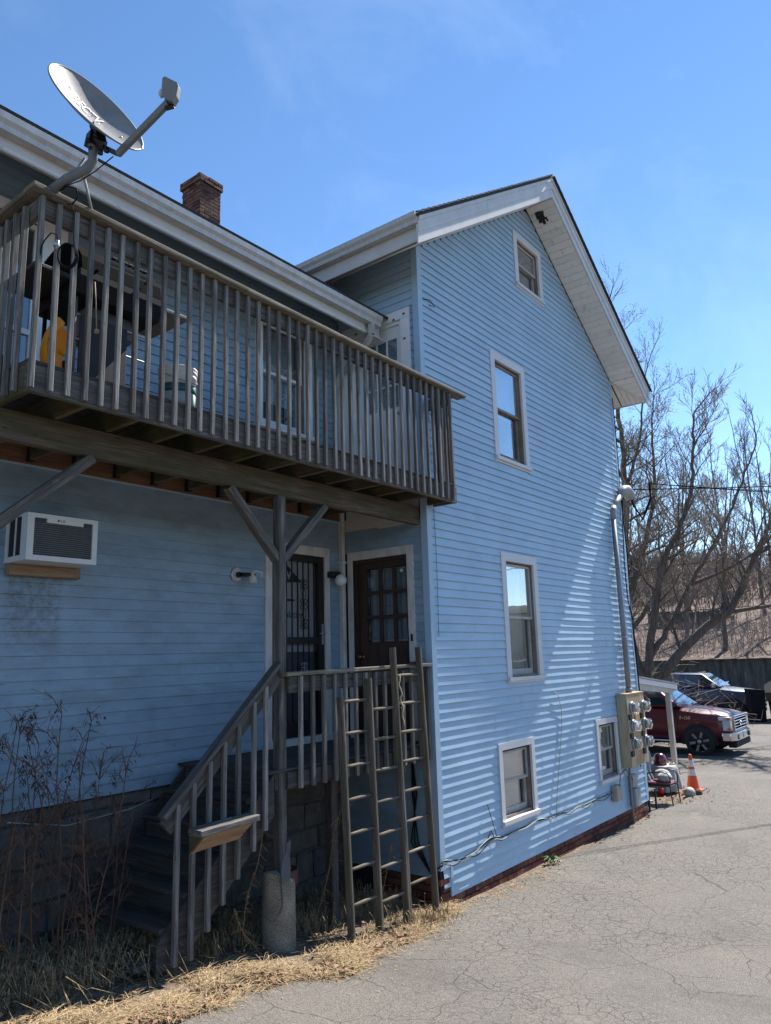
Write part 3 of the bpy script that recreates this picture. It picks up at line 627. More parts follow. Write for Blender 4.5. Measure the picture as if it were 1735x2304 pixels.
# patio door of the upper flat: white frame, dark glass
o = frame(PB, *WINB[1], .1, -.01, .03).build('patio_door', WHITE, house)
frame(PB, WINB[1][0]+.1, WINB[1][1]-.1, WINB[1][2]+.1, WINB[1][3]-.1, .055, -.05, -.011).build('door_frame', WHITE, o)
bx(MB(), PB, WINB[1][0]+.15, WINB[1][1]-.15, -.035, -.03, WINB[1][2]+.15, WINB[1][3]-.15).build('pane', GLASS, o)
bx(MB(), PB, WINB[1][0]+.15, WINB[1][1]-.15, -.028, -.012, 5.55, 5.6).build('rail', WHITE, o)
bx(MB(), PB, WINB[1][0], WINB[1][1], -.5, -.49, WINB[1][2], WINB[1][3]).build('dark_screen', DARK, o)  # added dark screen behind the patio glass
bx(MB(), PB, -3.925, -3.80, -.001, .02, 4.66, 6.66).build('casing_board', WHITE, house)

# security door with iron bars
BARS = flat('iron_black', (.013,.011,.01), .45)
PAPER = M('door_sheet', [(.3, (.23,.235,.24)), (.7, (.34,.345,.35))], scale=(9,9,.4), ns=2, rough=.6)
u0, u1, z0, z1 = DOORB
m = MB(); bx(m, PB, u0, u0+.1, -.01, .022, z0, z1); bx(m, PB, u1-.085, u1, -.01, .022, z0, z1); bx(m, PB, u0+.1, u1-.085, -.01, .021, z1-.11, z1)
dB = m.build('security_door', TRIMD, house)
a0, a1, c0, c1 = u0+.1, u1-.085, z0+.08, z1-.11
m = frame(PB, a0, a1, c0, c1, .1, -.045, .0, wb=.16, wt=.08); bx(m, PB, a0+.1, a1-.1, -.044, -.002, 2.87, 2.945); m.build('door_frame', BARS, dB)
for k in range(9):
    u = a1-.15-k*.0915
    if u > a0+.1: bx(MB(), PB, u-.007, u+.007, -.032, -.018, c0+.16, c1-.08).build('bar', BARS, dB)
bx(MB(), PB, a0+.08, a1-.08, -.07, -.066, 2.78, c1-.07).build('backing_sheet', PAPER, dB)
bx(MB(), PB, a0+.02, a1-.02, -.10, -.075, c0, c1).build('inner_door', flat('inner_door', (.05,.055,.07), .5), dB)
bx(MB(), PB, a0-.1, a1+.1, -.5, -.49, c0, c1).build('dark_screen', DARK, dB)  # added dark screen behind the security door
MB().box(a0-.1, a1+.1, D-.06, D+.02, z0-.005, z0+.075).build('threshold', TRIMD, dB)
def scroll(m, u, z, s, flip):
    for fx in (1, -1):
        for fz in (1, -1):
            pts = []
            for i in range(15):
                a = i/14*5.2; q = s*(1-.11*a); pts.append(PB(u+fx*(.036-q*math.cos(a))*1.0, -.012, z+fz*(.004+q*math.sin(a)*1.0+.03)))
            m.tube(pts, .0045, 5)
    bx(m, PB, u-.006, u+.006, -.017, -.009, z-.06, z+.06); bx(m, PB, u-.045, u+.045, -.017, -.009, z-.006, z+.006)
m = MB(); ub = a1-.15-2*.0915
scroll(m, ub, 3.33, .033, 1)
for zz in (3.45, 3.21): m.tube([PB(ub-.012,-.012,zz+.05), PB(ub-.034,-.012,zz), PB(ub-.012,-.012,zz-.05)], .0045, 5); m.tube([PB(ub+.012,-.012,zz+.05), PB(ub+.034,-.012,zz), PB(ub+.012,-.012,zz-.05)], .0045, 5)
m.build('scrollwork', BARS, dB)
for zz in (3.56, 3.10): m = MB(); scroll(m, ub, zz, .026, 1); m.build('scrollwork', BARS, dB)
for zz, q in ((2.42,.03),(2.60,.022)): m = MB(); scroll(m, ub, zz, q, 1); m.build('scrollwork', METAL, dB)
m = MB(); m.tube([PB(a1-.035,.005,2.99), PB(a1-.035,.045,2.99), PB(a1-.12,.045,2.985)], .008, 8); bx(m, PB, a1-.05, a1-.02, .0, .008, 2.86, 3.1); m.build('handle', METAL, dB)
INK = flat('ink_black', (.02,.02,.022), .7)
text('door_print', 'Insulation', INK, dB, .115, PB(-.84,-.0645,3.205), (1,0,0), (0,0,1))
MB().add([PB(-1.16,-.0655,3.64), PB(-.92,-.0655,3.80), PB(-.655,-.0655,3.59), PB(-1.16,-.0655,3.56)], [(0,3,2,1)]).build('door_logo', INK, dB)
text('door_print', 'W', PAPER, dB, .13, PB(-.9,-.063,3.655), (1,0,0), (0,0,1), weight=.004)
bx(MB(), PB, -1.0, -.78, -.0655, -.064, 3.36, 3.385).build('door_print', INK, dB)

# brown nine-light door on the side wall
WDOOR = M('door_brown', [(.3, (.028,.014,.011)), (.7, (.07,.036,.027))], scale=(8,8,.7), ns=5, rough=.55)
u0, u1, z0, z1 = DOORC
m = MB(); bx(m, PC, u0, u0+.09, -.01, .024, z0, z1); bx(m, PC, u1-.065, u1, -.01, .024, z0, z1); bx(m, PC, u0+.09, u1-.065, -.01, .023, z1-.1, z1)
dC = m.build('front_door', TRIMD, house)
a0, a1, c0, c1 = u0+.09, u1-.065, z0+.02, z1-.1
frame(PC, a0, a1, c0, c1, .04, -.12, -.0105).build('jamb', WDOOR, dC)
s0, s1 = a0+.04, a1-.075
lu0, lu1, lz0, lz1 = .335, .972, 2.872, 3.755
m = MB(); bx(m, PC, s0, lu0, -.09, -.045, c0, c1-.04); bx(m, PC, lu1, s1, -.09, -.045, c0, c1-.04); bx(m, PC, lu0, lu1, -.09, -.0455, lz1, c1-.04); bx(m, PC, lu0, lu1, -.09, -.0455, c0, lz0)
bx(m, PC, s1, a1-.03, -.1, -.06, c0, c1-.04); m.build('door_slab', WDOOR, dC)
for (p0, p1) in ((.36, .63), (.68, .95)): bx(MB(), PC, p0, p1, -.0455, -.036, 1.98, 2.72).build('door_panel', WDOOR, dC)
cw, ch = (lu1-lu0)/3, (lz1-lz0)/3
for k in (1, 2):
    bx(MB(), PC, lu0+k*cw-.02, lu0+k*cw+.02, -.085, -.05, lz0, lz1).build('muntin', WDOOR, dC)
    bx(MB(), PC, lu0, lu1, -.084, -.051, lz0+k*ch-.02, lz0+k*ch+.02).build('muntin', WDOOR, dC)
for i in range(3):
    for j in range(3): bx(MB(), PC, lu0+i*cw+.02, lu0+(i+1)*cw-.02, -.072, -.068, lz0+j*ch+.02, lz0+(j+1)*ch-.02).build('pane', GLASS, dC)
m = MB(); n = 40; vs = []
for i in range(n+1):
    u = lu0+(lu1-lu0)*i/n; vs += [PC(u,-.13+.01*math.sin(i*.9),lz0), PC(u,-.13+.01*math.sin(i*.9),lz1)]
m.add(vs, [(2*i,2*i+2,2*i+3,2*i+1) for i in range(n)], True); m.build('curtain', flat('door_curtain', (.36,.37,.38), .9, var=.08), dC)
bx(MB(), PC, a0-.05, a1+.05, -.5, -.49, c0, c1).build('dark_screen', DARK, dC)  # added dark screen behind the nine-light door
MB().lathe([(0,-.005),(.02,0),(.022,.012),(.0,.013)], PC(.44,-.061,3.70), 14, 'X').build('sticker', WHITE, dC)
KNOB = flat('brass_old', (.2,.14,.05), .35, metal=.9)
MB().lathe([(0,-.075),(.024,-.068),(.03,-.05),(.022,-.034),(.01,-.03),(.01,-.012),(.03,-.008),(.03,.0)], (.045,1.045,2.70), 14, 'X').build('knob', KNOB, dC)
bx(MB(), PC, .235, .262, .024, .032, 2.86, 2.94).build('doorbell', BLACK, dC)
# upper door on the deck
u0, u1, z0, z1 = DOORC2
m = MB(); bx(m, PC, u0, u0+.14, -.01, .022, z0, z1-.13); bx(m, PC, u1-.1, u1, -.01, .022, z0, z1-.13); bx(m, PC, u0, u1, -.01, .021, z1-.125, z1); dU = m.build('deck_door', WHITE, house)
frame(PC, u0+.14, u1-.1, z0, z1-.125, .05, -.1, -.0102, wb=.02, wt=.04).build('jamb', WHITE, dU)
s0, s1 = u0+.19, u1-.15; lz0, lz1 = 5.72, 6.63; lu0, lu1 = .372, .87
m = MB(); bx(m, PC, s0, lu0, -.08, -.04, z0+.02, z1-.165); bx(m, PC, lu1, s1, -.08, -.04, z0+.02, z1-.165); bx(m, PC, lu0, lu1, -.08, -.0405, lz1, z1-.165); bx(m, PC, lu0, lu1, -.08, -.0405, z0+.02, lz0); m.build('door_slab', WHITE, dU)
for k in (1, 2): bx(MB(), PC, lu0+k*(lu1-lu0)/3-.009, lu0+k*(lu1-lu0)/3+.009, -.06, -.042, lz0, lz1).build('muntin', WHITE, dU)
for k in (1, 2): bx(MB(), PC, lu0, lu1, -.059, -.043, lz0+k*.303-.009, lz0+k*.303+.009).build('muntin', WHITE, dU)
bx(MB(), PC, lu0, lu1, -.066, -.062, lz0, lz1).build('pane', GLASS, dU)
blinds(PC, lu0, lu1, lz0, lz1, -.1, dU)
for (p0, p1) in ((.38, .6), (.65, .87)): bx(MB(), PC, p0, p1, -.0405, -.033, 4.85, 5.55).build('door_panel', WHITE, dU)
bx(MB(), PC, u0, u1, -.5, -.49, z0, z1).build('dark_screen', DARK, dU)  # added dark screen behind the deck door
bx(MB(), PC, .57, .70, -.0425, -.0415, 6.27, 6.33).build('door_sign', WHITE, dU)
text('door_sign_print', 'Apt:', INK, dU, .055, PC(.645,-.041,6.298), (0,-1,0), (0,0,1))
for zz, uu in ((6.845,.36),(6.84,.98),(6.88,.2),(6.55,.2)): bx(MB(), PC, uu-.012, uu+.02, .022, .0255, zz-.012, zz+.012).build('nail_slot', BLACK, dU)
MB().lathe([(0,-.07),(.022,-.064),(.027,-.05),(.018,-.034),(.01,-.03),(.01,-.01),(.026,-.006),(.026,.0)], (.038,.335,5.62), 12, 'X').build('knob', METAL, dU)

# ------------------------------------------------------------------ foundations, chimney
fo = MB().box(.03, XR-.01, .006, .3, -.3, .149).box(.006, .0299, .006, .9, -.3, .356).build('foundation', MORTAR, house)
_bm = {}
def brick(x0, x1, y0, y1, z0, z1, mat, parent):
    L, W_, H = x1-x0, y1-y0, z1-z0; key = (round(L,2), round(W_,2), mat.name)
    if key not in _bm:
        m = MB().cbox(-L/2, L/2, -W_/2, W_/2, -H/2, H/2, .004); me = bpy.data.meshes.new('brick'); me.from_pydata(m.v, [], m.f); me.materials.append(mat); _bm[key] = me
    mt = Matrix.Translation(((x0+x1)/2, (y0+y1)/2, (z0+z1)/2)) @ Matrix.Rotation(rnd.uniform(-.012,.012), 4, 'Z') @ Matrix.Rotation(rnd.uniform(-.008,.008), 4, 'Y')
    return link('brick', _bm[key], parent, mt)
for k in range(4):
    z1 = .147-k*.074; x = .03+(.1 if k % 2 else 0)
    while x < XR-.2:
        off = rnd.uniform(-.004, .003); brick(x, x+.2, -.012+off, .08+off, z1-.062, z1, BRICK, fo); x += .212
for k in range(5):
    z1 = .352-k*.074; y = -.008+(.1 if k % 2 else 0)
    while y < .8:
        brick(-.013, .08, y, y+.2, z1-.062, z1, BRICK, fo); y += .212
    if k < 3: brick(.03, .15, -.012, .07, z1-.062, z1, BRICK, fo)
# rubble and block foundation below the wing
fb = MB().box(-7.6, .0, D+.04, D+.5, .0, 1.578).build('foundation', MORTAR, house)
z = .3; row = 0
while z < 1.56:
    h = (.3, .24, .28, .33, .2)[row % 5]; z1 = min(z+h, 1.572); x = -5.6+rnd.uniform(-.2, 0)
    while x < -.02:
        w = rnd.uniform(.25, .75); x1 = min(x+w, -.02)
        m = MB().cbox(x+.008, x1-.008, D-.0+rnd.uniform(0,.02), D+.06, z+.007, z1-.007, .018)
        m.v = [(a+.03*jit(a*9,b*9,c*9), b+.022*jit(a*7,b*7,c*7+5), c+.028*jit(a*8,b*8,c*8+9)) for a, b, c in m.v]
        m.build('stone', STONE, fb); x = x1
    z = z1; row += 1
CX0, CX1, CY0, CY1 = .47, .94, 4.95, 5.47; CZ = .11
ch = MB().box(CX0+.012, CX1-.012, CY0+.012, CY1-.012, 9.0, 11.19+CZ).build('chimney', MORTARC, house)
for k in range(22):
    z0 = 9.56+CZ+k*.0755; e = .03 if k >= 20 else .0; x0, x1, y0, y1 = CX0-e, CX1+e, CY0-e, CY1+e
    for side in range(4):
        L = (x1-x0) if side % 2 == 0 else (y1-y0); t = 0 if (k+side) % 2 else .1; seg = []
        a = 0
        while a < L-.02:
            b = min(a+(.1 if (a == 0 and t) else .205), L); seg.append((a, b)); a = b
        for a, b in seg:
            if k >= 21 and rnd.random() < .22: continue
            if b-a < .05: continue
            zz = z0+rnd.uniform(-.003, .003); o = rnd.uniform(-.007, .003); g = .009
            if side == 0: brick(x0+a+g/2, x0+b-g/2, y0+o, y0+.1, zz, zz+.063, BRICKC, ch)
            elif side == 1: brick(x0+o, x0+.1, y0+.1*0+a+g/2, y0+b-g/2, zz, zz+.063, BRICKC, ch)
            elif side == 2: brick(x0+a+g/2, x0+b-g/2, y1-.1, y1+o, zz, zz+.063, BRICKC, ch)
            else: brick(x1-.1, x1+o, y0+a+g/2, y0+b-g/2, zz, zz+.063, BRICKC, ch)
# ------------------------------------------------------------------ upper deck
deck = thing('wooden_deck', 'weathered raised wooden deck with baluster railing on the upper storey', 'deck', (-2.4,.1,.3))
DX0, DX1 = -4.86, .14
timber('rim_joist', (DX0,-.32,4.503), (DX1,-.32,4.503), .04, .19, WDARK, deck)
timber('rim_joist', (DX0+.02,-.299,4.503), (DX0+.02,D-.04,4.503), .04, .19, WMOSS, deck)
timber('rim_joist', (DX1-.02,-.299,4.503), (DX1-.02,-.03,4.503), .04, .19, WDARK, deck)
timber('ledger', (-7.5,D-.022,4.50), (-.01,D-.022,4.50), .04, .23, WLEDGER, deck)
jx = -4.44
while jx < .05:
    timber('joist', (jx,-.298,4.503), (jx,D-.045,4.503), .04, .185, WMOSS if jx < -2.6 else WBROWN, deck)
    m = MB(); m.box(jx-.026, jx-.021, D-.09, D-.043, 4.40, 4.56); m.box(jx+.021, jx+.026, D-.09, D-.043, 4.40, 4.56); m.box(jx-.026, jx+.026, D-.09, D-.043, 4.397, 4.4095)
    m.build('joist_hanger', BLACK, deck); jx += .405
y = -.27; k = 0
while y < D-.05:
    timber('deck_board', (DX0,y,4.612), (min(DX1,.13) if y < -.07 else -.025,y,4.612), .137, .028, WSTAIR, deck); y += .143
timber('beam', (-5.15,.12,4.30), (-.03,.12,4.30), .085, .21, WBROWN, deck, c=.006)
POST = (-2.235, .115)
timber('post', (POST[0],POST[1],.86), (POST[0],POST[1],4.193), .09, .09, WDARK, deck, up=(0,1,0), c=.008)
timber('post', (-5.08,.12,.5), (-5.08,.12,4.193), .14, .14, WDARK, deck, up=(0,1,0), c=.008)
for a, b in (((-4.14,.12,4.19), (-5.03,.12,3.40)), ((-2.845,.12,4.19), (-2.27,.12,3.60)), ((-1.62,.12,4.19), (-2.2,.12,3.60))):
    timber('brace', a, b, .075, .085, WDARK, deck, up=(0,1,0), c=.006)
def zr(x): return 5.722+.016*max(0, (-x-1.0))*.95 if x < -1 else 5.722
# the cap rail has crept and sags in the middle: three lengths
for a, b in ((DX0-.075, -3.1), (-3.098, -1.35), (-1.348, DX1+.2)):
    timber('top_rail', (a,-.345,zr(a)+.018), (b,-.345,zr(b)+.018), .14, .036, WCAP, deck, c=.008)
timber('top_rail', (DX0-.005,-.273,zr(DX0)+.018), (DX0-.005,D-.01,zr(DX0)+.0), .14, .036, WCAP, deck, c=.008)
timber('top_rail', (DX1+.06,-.273,5.74), (DX1+.06,-.02,5.74), .12, .036, WCAP, deck, c=.008)
for a, b in ((DX0+.0, -2.2), (-2.198, DX1-.04)): timber('sub_rail', (a,-.318,zr(a)-.075), (b,-.318,zr(b)-.075), .036, .14, WDARK, deck)
timber('sub_rail', (DX0+.018,-.299,5.70), (DX0+.018,D-.02,5.70), .036, .14, WDARK, deck)
timber('sub_rail', (DX1-.06,-.299,5.645), (DX1-.06,-.03,5.645), .036, .14, WDARK, deck)
for k in range(42):
    x = -4.845+k*.1195+rnd.uniform(-.004,.004); zt_ = zr(x)-.012+rnd.uniform(-.006,.002); t = rnd.uniform(-.006,.006)
    timber('baluster', (x+t,-.3585,4.425+rnd.uniform(-.006,.008)), (x,-.3555,zt_), .033, .033, WGREY, deck, up=(0,1,0), c=.004)
for k in range(12):
    y = -.2+k*.122
    timber('baluster', (DX0-.02,y,4.43), (DX0-.02,y,5.735), .036, .036, WGREY, deck, up=(0,1,0), c=.004)
for k in range(3): timber('baluster', (DX1+.0205,-.26+k*.095,4.43), (DX1+.0,-.26+k*.095,5.71), .034, .034, WGREY, deck, up=(0,1,0), c=.004)
timber('rail_post', (-.06,-.25,4.63), (-.06,-.25,5.70), .085, .085, WDARK, deck, up=(0,1,0))
# ------------------------------------------------------------------ porch and stairs
porch = thing('porch', 'weathered wooden porch with baluster railing below the deck', 'porch', (-1.1,.6,.2))
timber('rim_joist', (-2.21,.06,1.66), (-.03,.06,1.66), .04, .14, WSTAIR, porch)
y = .11
while y < D-.03: timber('floor_board', (-2.42,y,1.745), (-.03,y,1.745), .1, .028, WSTAIR, porch); y += .105
for xx in (-2.3, -1.2, -.15): timber('joist', (xx,.085,1.66), (xx,D-.03,1.66), .04, .14, WSTAIR, porch)
timber('post', (-1.32,.35,.2), (-1.32,.35,1.58), .09, .09, WSTAIR, porch, up=(0,1,0))
for a, b in ((-2.27, -1.3), (-1.298, -.03)): timber('top_rail', (a,.03,2.565+(a+2.27)*.013), (b,.03,2.565+(b+2.27)*.013), .1, .036, WCAP, porch)
timber('sub_rail', (-2.205,.05,2.47), (-.04,.05,2.495), .036, .14, WDARK, porch)
timber('rail_post', (-.09,.09,1.77), (-.09,.09,2.57), .085, .085, WDARK, porch, up=(0,1,0))
for k in range(14):
    x = -2.075+k*.1525
    timber('baluster', (x+rnd.uniform(-.004,.004),.012,1.585), (x,.012,2.545), .036, .036, WGREY, porch, up=(0,1,0), c=.004)
st = thing('porch_stairs', 'weathered wooden stairs with sloping handrail climbing to the porch', 'stairs', (-2.9,.6,.5))
rise, run = .19, .203
for k in range(1, 7):
    x = -2.42-run*(k-1); zt_ = 1.76-rise*k
    timber('tread', (x-.1,.085,zt_-.02), (x-.1,D-.1,zt_-.02), .25, .04, WSTAIR, st, c=.01)
    if k < 6: timber('riser', (x+.03,.1,zt_+.085), (x+.03,D-.1,zt_+.085), .02, .165, WSTAIR, st)
for yy in (.07, D-.07):
    m = MB(); L = 1.25
    prof = [(-2.36,1.73),(-2.36,1.4),(-3.22,.595),(-3.5,.52),(-3.5,.72)]
    m.extrude([(a, b) for a, b in prof], yy-.018, yy+.018, lambda u, v, t: (u, t, v)); m.build('stringer', WSTAIR, st)
timber('handrail', (-2.33,.03,2.665), (-3.5,.03,1.58), .09, .04, WDARK, st)
timber('handrail', (-2.335,.045,2.55), (-3.46,.045,1.50), .036, .13, WDARK, st)
for k, x in enumerate((-3.375,-3.235,-3.085,-2.942,-2.795,-2.63,-2.5)):
    ztop = 2.665+(x+2.33)*(1.085/1.17)-.035; zb = max(1.325+(x+2.489)*1.03, gz(x)-.02) if k > 1 else .56
    timber('baluster', (x,.012,zb), (x,.012,ztop), .038, .036, WGREY, st, up=(0,1,0), c=.004)
sf = thing('rail_shelf', 'small wooden shelf with new pine bracket board on the stair balusters', 'shelf', (-3.0,-.08,1.4))
timber('shelf_board', (-3.3,-.1,1.455), (-2.72,-.09,1.47), .15, .045, WDARK, sf)
timber('shelf_board', (-3.3,-.035,1.463), (-2.9,-.03,1.475), .03, .035, WDARK, sf)
m = MB(); m.add([(-3.25,-.15,1.43),(-2.78,-.15,1.443),(-2.80,-.012,1.31),(-3.27,-.012,1.295),(-3.25,-.135,1.433),(-2.78,-.135,1.446),(-2.80,-.008,1.322),(-3.27,-.008,1.307)], [(0,1,2,3),(7,6,5,4),(0,4,5,1),(1,5,6,2),(2,6,7,3),(3,7,4,0)])
m.build('bracket_board', WNEW, sf)
m = MB(); m.add([(-3.255,-.155,1.43),(-3.255,-.006,1.43),(-3.255,-.006,1.29),(-3.28,-.155,1.43),(-3.28,-.006,1.43),(-3.28,-.006,1.29)], [(0,1,2),(5,4,3),(0,3,4,1),(1,4,5,2),(2,5,3,0)]); m.build('bracket_side', WMOSS, sf)
# concrete pier with exposed aggregate
AGG, nt, l, p = new_mat('exposed_aggregate')
t = N(nt, 'ShaderNodeTexCoord'); v = N(nt, 'ShaderNodeTexVoronoi'); v.inputs['Scale'].default_value = 120; l.new(t.outputs['Object'], v.inputs['Vector'])
n = N(nt, 'ShaderNodeTexNoise'); n.inputs['Scale'].default_value = 6; n.inputs['Detail'].default_value = 8; l.new(t.outputs['Object'], n.inputs['Vector'])
r = ramp(nt, [(0, (.48,.44,.36)), (.35, (.37,.335,.27)), (.6, (.22,.195,.155))]); l.new(v.outputs['Distance'], r.inputs['Fac'])
r2 = ramp(nt, [(.3, (.6,.58,.54)), (.7, (1.05,1.02,.98))]); l.new(n.outputs['Fac'], r2.inputs['Fac'])
mm = N(nt, 'ShaderNodeMixRGB', blend_type='MULTIPLY'); mm.inputs['Fac'].default_value = 1; l.new(r.outputs['Color'], mm.inputs[1]); l.new(r2.outputs['Color'], mm.inputs[2]); l.new(mm.outputs['Color'], p.inputs['Base Color']); p.inputs['Roughness'].default_value = .95
b = N(nt, 'ShaderNodeBump'); b.inputs['Strength'].default_value = .9; b.inputs['Distance'].default_value = .006; b.invert = True; l.new(v.outputs['Distance'], b.inputs['Height']); l.new(b.outputs['Normal'], p.inputs['Normal'])
m = MB(); n = 40; vs = []; hs = [.2,.45,.6,.75,.87,.9,.9]; rs = [.147,.144,.142,.14,.139,.13,0]
for h, q in zip(hs, rs):
    for k in range(n):
        a = 2*math.pi*k/n; tz = (-.05*math.cos(a) if h > .8 else 0)
        vs.append((POST[0]-.03+q*math.cos(a)*(1+.02*jit(math.cos(a)*2,math.sin(a)*2,h*4)), .10+q*math.sin(a), h+tz))
m.add(vs, [(i*n+k, i*n+(k+1)%n, (i+1)*n+(k+1)%n, (i+1)*n+k) for i in range(len(hs)-1) for k in range(n)], True)
pier = m.build('concrete_pier', AGG); tag(pier, 'round concrete pier with exposed aggregate under the deck post', 'pier')
pier.data.set_sharp_from_angle(angle=R(40))
# flat metal cat leaning on the post
CATM = flat('cat_metal', (.06,.065,.07), .55, var=.3)
cat = [(0,0),(.105,.035),(.12,.13),(.118,.22),(.13,.27),(.142,.31),(.135,.335),(.128,.365),(.118,.34),(.1,.325),(.088,.345),(.083,.325),(.078,.29),(.055,.25),(.018,.19),(0,.12),(-.012,.05),(-.01,-.06),(-.005,-.15),(-.03,-.2),(-.055,-.215),(-.05,-.225),(-.015,-.215),(.012,-.165),(.015,-.08)]
m = MB(); m.extrude(cat, -.003, .003, lambda u, v, t: (-2.385+u*.92, -.062-t+.075*v*(1 if v > 0 else .1), .87+v*.95))
tag(m.build('cat_ornament', CATM), 'flat dark metal cat ornament with hanging tail on concrete pier', 'ornament')
# ------------------------------------------------------------------ ladders
def ladder(xt0, xt1, yt, zt_, xb0, xb1, yb_, zb, zs, label, zt2=None):
    L = thing('wooden_ladder', label, 'ladder', ((xb0+xb1)/2, yb_, zb), 'old wooden ladders leaning on the porch rail')
    def rail(s, z):
        f = (z-zb)/(zt_-zb); a, b = (xb0, xt0) if s == 0 else (xb1, xt1); return Vector((a+(b-a)*f, yb_+(yt-yb_)*f, z))
    timber('side_rail', rail(0, zb), rail(0, zt_), .036, .075, WLAD, L, up=(0,1,0), c=.008)
    timber('side_rail', rail(1, zb), rail(1, zt2 or zt_), .036, .075, WLAD, L, up=(0,1,0), c=.008)
    for z in zs:
        a, b = rail(0, z), rail(1, z); mid = (a+b)/2
        m = MB(); m.tube([a, a+(mid-a)*.5, mid, b+(mid-b)*.5, b], [.012,.015,.0165,.015,.012], 8); m.build('rung', WLAD, L)
    return L
Q = lambda a, n, s: [a-s*k for k in range(n)]
ladder(-1.64,-1.225,-.075,2.335, -1.72,-1.33,-.235,.28, Q(2.29,7,.288), 'shortest of three old wooden ladders leaning on the porch rail')
ladder(-1.215,-.79,-.07,2.49, -1.335,-.915,-.23,.22, Q(2.19,7,.2835), 'middle-height old wooden ladder between two others at the porch rail')
l3 = ladder(-.80,-.345,-.06,2.785, -.885,-.435,-.23,.2, Q(2.50,8,.281), 'tallest old wooden ladder beside the house corner with rope')
ROPE = flat('rope', (.35,.28,.18), .95)
m = MB(); pts = [(-.80+.01*math.sin(k*2.1), -.135-.01*math.cos(k*1.7)-.004*k, 2.5-.045*k) for k in range(12)]; m.tube(pts, .008, 6)
m.tube([(-.795,-.15,2.22),(-.775,-.17,2.2),(-.79,-.165,2.16),(-.805,-.15,2.19)], .009, 6); tag(m.build('rope', ROPE), 'frayed tan rope tied to the tallest ladder', 'rope')
m = MB(); m.box(-.46, -.33, -.03, -.012, 2.60, 2.635); m.box(-.36, -.328, -.09, -.0301, 2.59, 2.645); m.build('hook', flat('rust_iron', (.06,.02,.012), .8), l3)
# ------------------------------------------------------------------ satellite dish on the deck rail
# camera right, up and forward directions; the dish frame is built from these
DA, DB, DC = Vector((0.6177,-0.7859,-0.0288)), Vector((-0.1338,-0.1410,0.9809)), Vector((0.7750,0.6021,0.1922))
DL = Vector((.662*DA-.749*DB)); DS = (DA*.749+DB*.662)*.46+DC*.888; DN = (DA*.749+DB*.662)*.888-DC*.46
d0 = Vector((-4.722,-0.757,6.311))
DISHM = M('dish_grey', [(.25, (.13,.125,.117)), (.5, (.2,.195,.187)), (.75, (.27,.262,.252))], ns=3.5, detail=9, nrough=.65, rough=.42, rough2=.6)
GREYP = flat('grey_paint', (.13,.14,.15), .45, var=.15)
base = Vector((-4.815,-.36,5.795))
dish = thing('satellite_dish', 'grey satellite dish with white lettering on the deck rail corner', 'satellite dish', base)
m = MB(); rings = 9; n = 48; A_, B_ = .372, .275
def dp(rho, th, off=0): return d0+DL*(A_*rho*math.cos(th))+DS*(B_*rho*math.sin(th))+DN*(-.085*(1-rho*rho)-off)
vs = [dp(0,0)]+[dp(i/rings,2*math.pi*k/n) for i in range(1,rings+1) for k in range(n)]
fs = [(0,1+k,1+(k+1)%n) for k in range(n)]+[(1+(i-1)*n+k,1+i*n+k,1+i*n+(k+1)%n,1+(i-1)*n+(k+1)%n) for i in range(1,rings) for k in range(n)]
m.add(vs, fs, True)
vs2 = [dp(0,0,.006)]+[dp(i/rings,2*math.pi*k/n,.006) for i in range(1,rings+1) for k in range(n)]
m.add(vs2, [f[::-1] for f in fs], True)
m.build('reflector', DISHM, dish)
m = MB(); m.tube([dp(1.0,2*math.pi*k/n,.003) for k in range(n+1)], .0065, 6, cap=False); m.build('rim', flat('dish_rim', (.2,.205,.21), .4), dish)
m = MB()
for a, s_ in ((.05,.02),(.17,-.07),(.19,.09),(.33,-.02),(.35,.1)):
    c = d0+DL*a+DS*s_-DN*(.085*(1-(a/A_)**2-(s_/B_)**2)-.003); m.lathe([(0,0),(.008,0),(.008,.003),(0,.003)], (0,0,0), 10)
    k = len(m.v)-40
    for i in range(k, len(m.v)): q = Vector(m.v[i]); m.v[i] = tuple(c+DL*q.x+DS*q.y+DN*q.z)
m.build('bolt', METAL, dish)
tx = (DL*.95+DS*.30).normalized(); ty = DN.cross(tx)
c = d0-DL*.10-DS*.0-DN*.074
tl = text('lettering', 'DIRECTV', flat('letter_white', (.85,.84,.82), .45, var=.03), dish, .12, c, tx, ty, ext=.0, sx=.62, weight=.003)
for v in tl.data.vertices:      # lay the print on the curved bowl
    q = v.co-d0; a_, s_ = q.dot(DL), q.dot(DS); v.co = d0+DL*a_+DS*s_+DN*(-.085*(1-(a_/A_)**2-(s_/B_)**2)+.0035)
# mast: foot plate on the rail, bent pipe, braces
m = MB(); m.box(base.x-.1, base.x+.12, base.y-.055, base.y+.055, base.z-.012, base.z+.0); m.build('foot_plate', GREYP, dish)
p_ = [base+Vector((.0,0,.01)), Vector((-4.774,-0.513,5.862)), Vector((-4.700,-0.629,5.925)), Vector((-4.683,-0.667,5.976)), Vector((-4.692,-0.680,6.054)), Vector((-4.704,-0.676,6.092))]
m = MB(); m.tube(p_, [.034,.032,.031,.031,.031,.031], 14); m.build('mast', GREYP, dish)
m = MB(); m.tube([base+Vector((.05,.03,0)), Vector((-4.689,-0.579,6.038))], .009, 8); m.build('strut', METAL, dish)
m = MB(); m.tube([base+Vector((.36,.045,.0)), Vector((-4.697,-0.597,5.868))], .009, 8); m.tube([base+Vector((.35,.045,.05)), base+Vector((.37,.045,.05))], .016, 8); m.build('strut', METAL, dish)
m = MB(); bk = d0-DN*.1+DL*.1
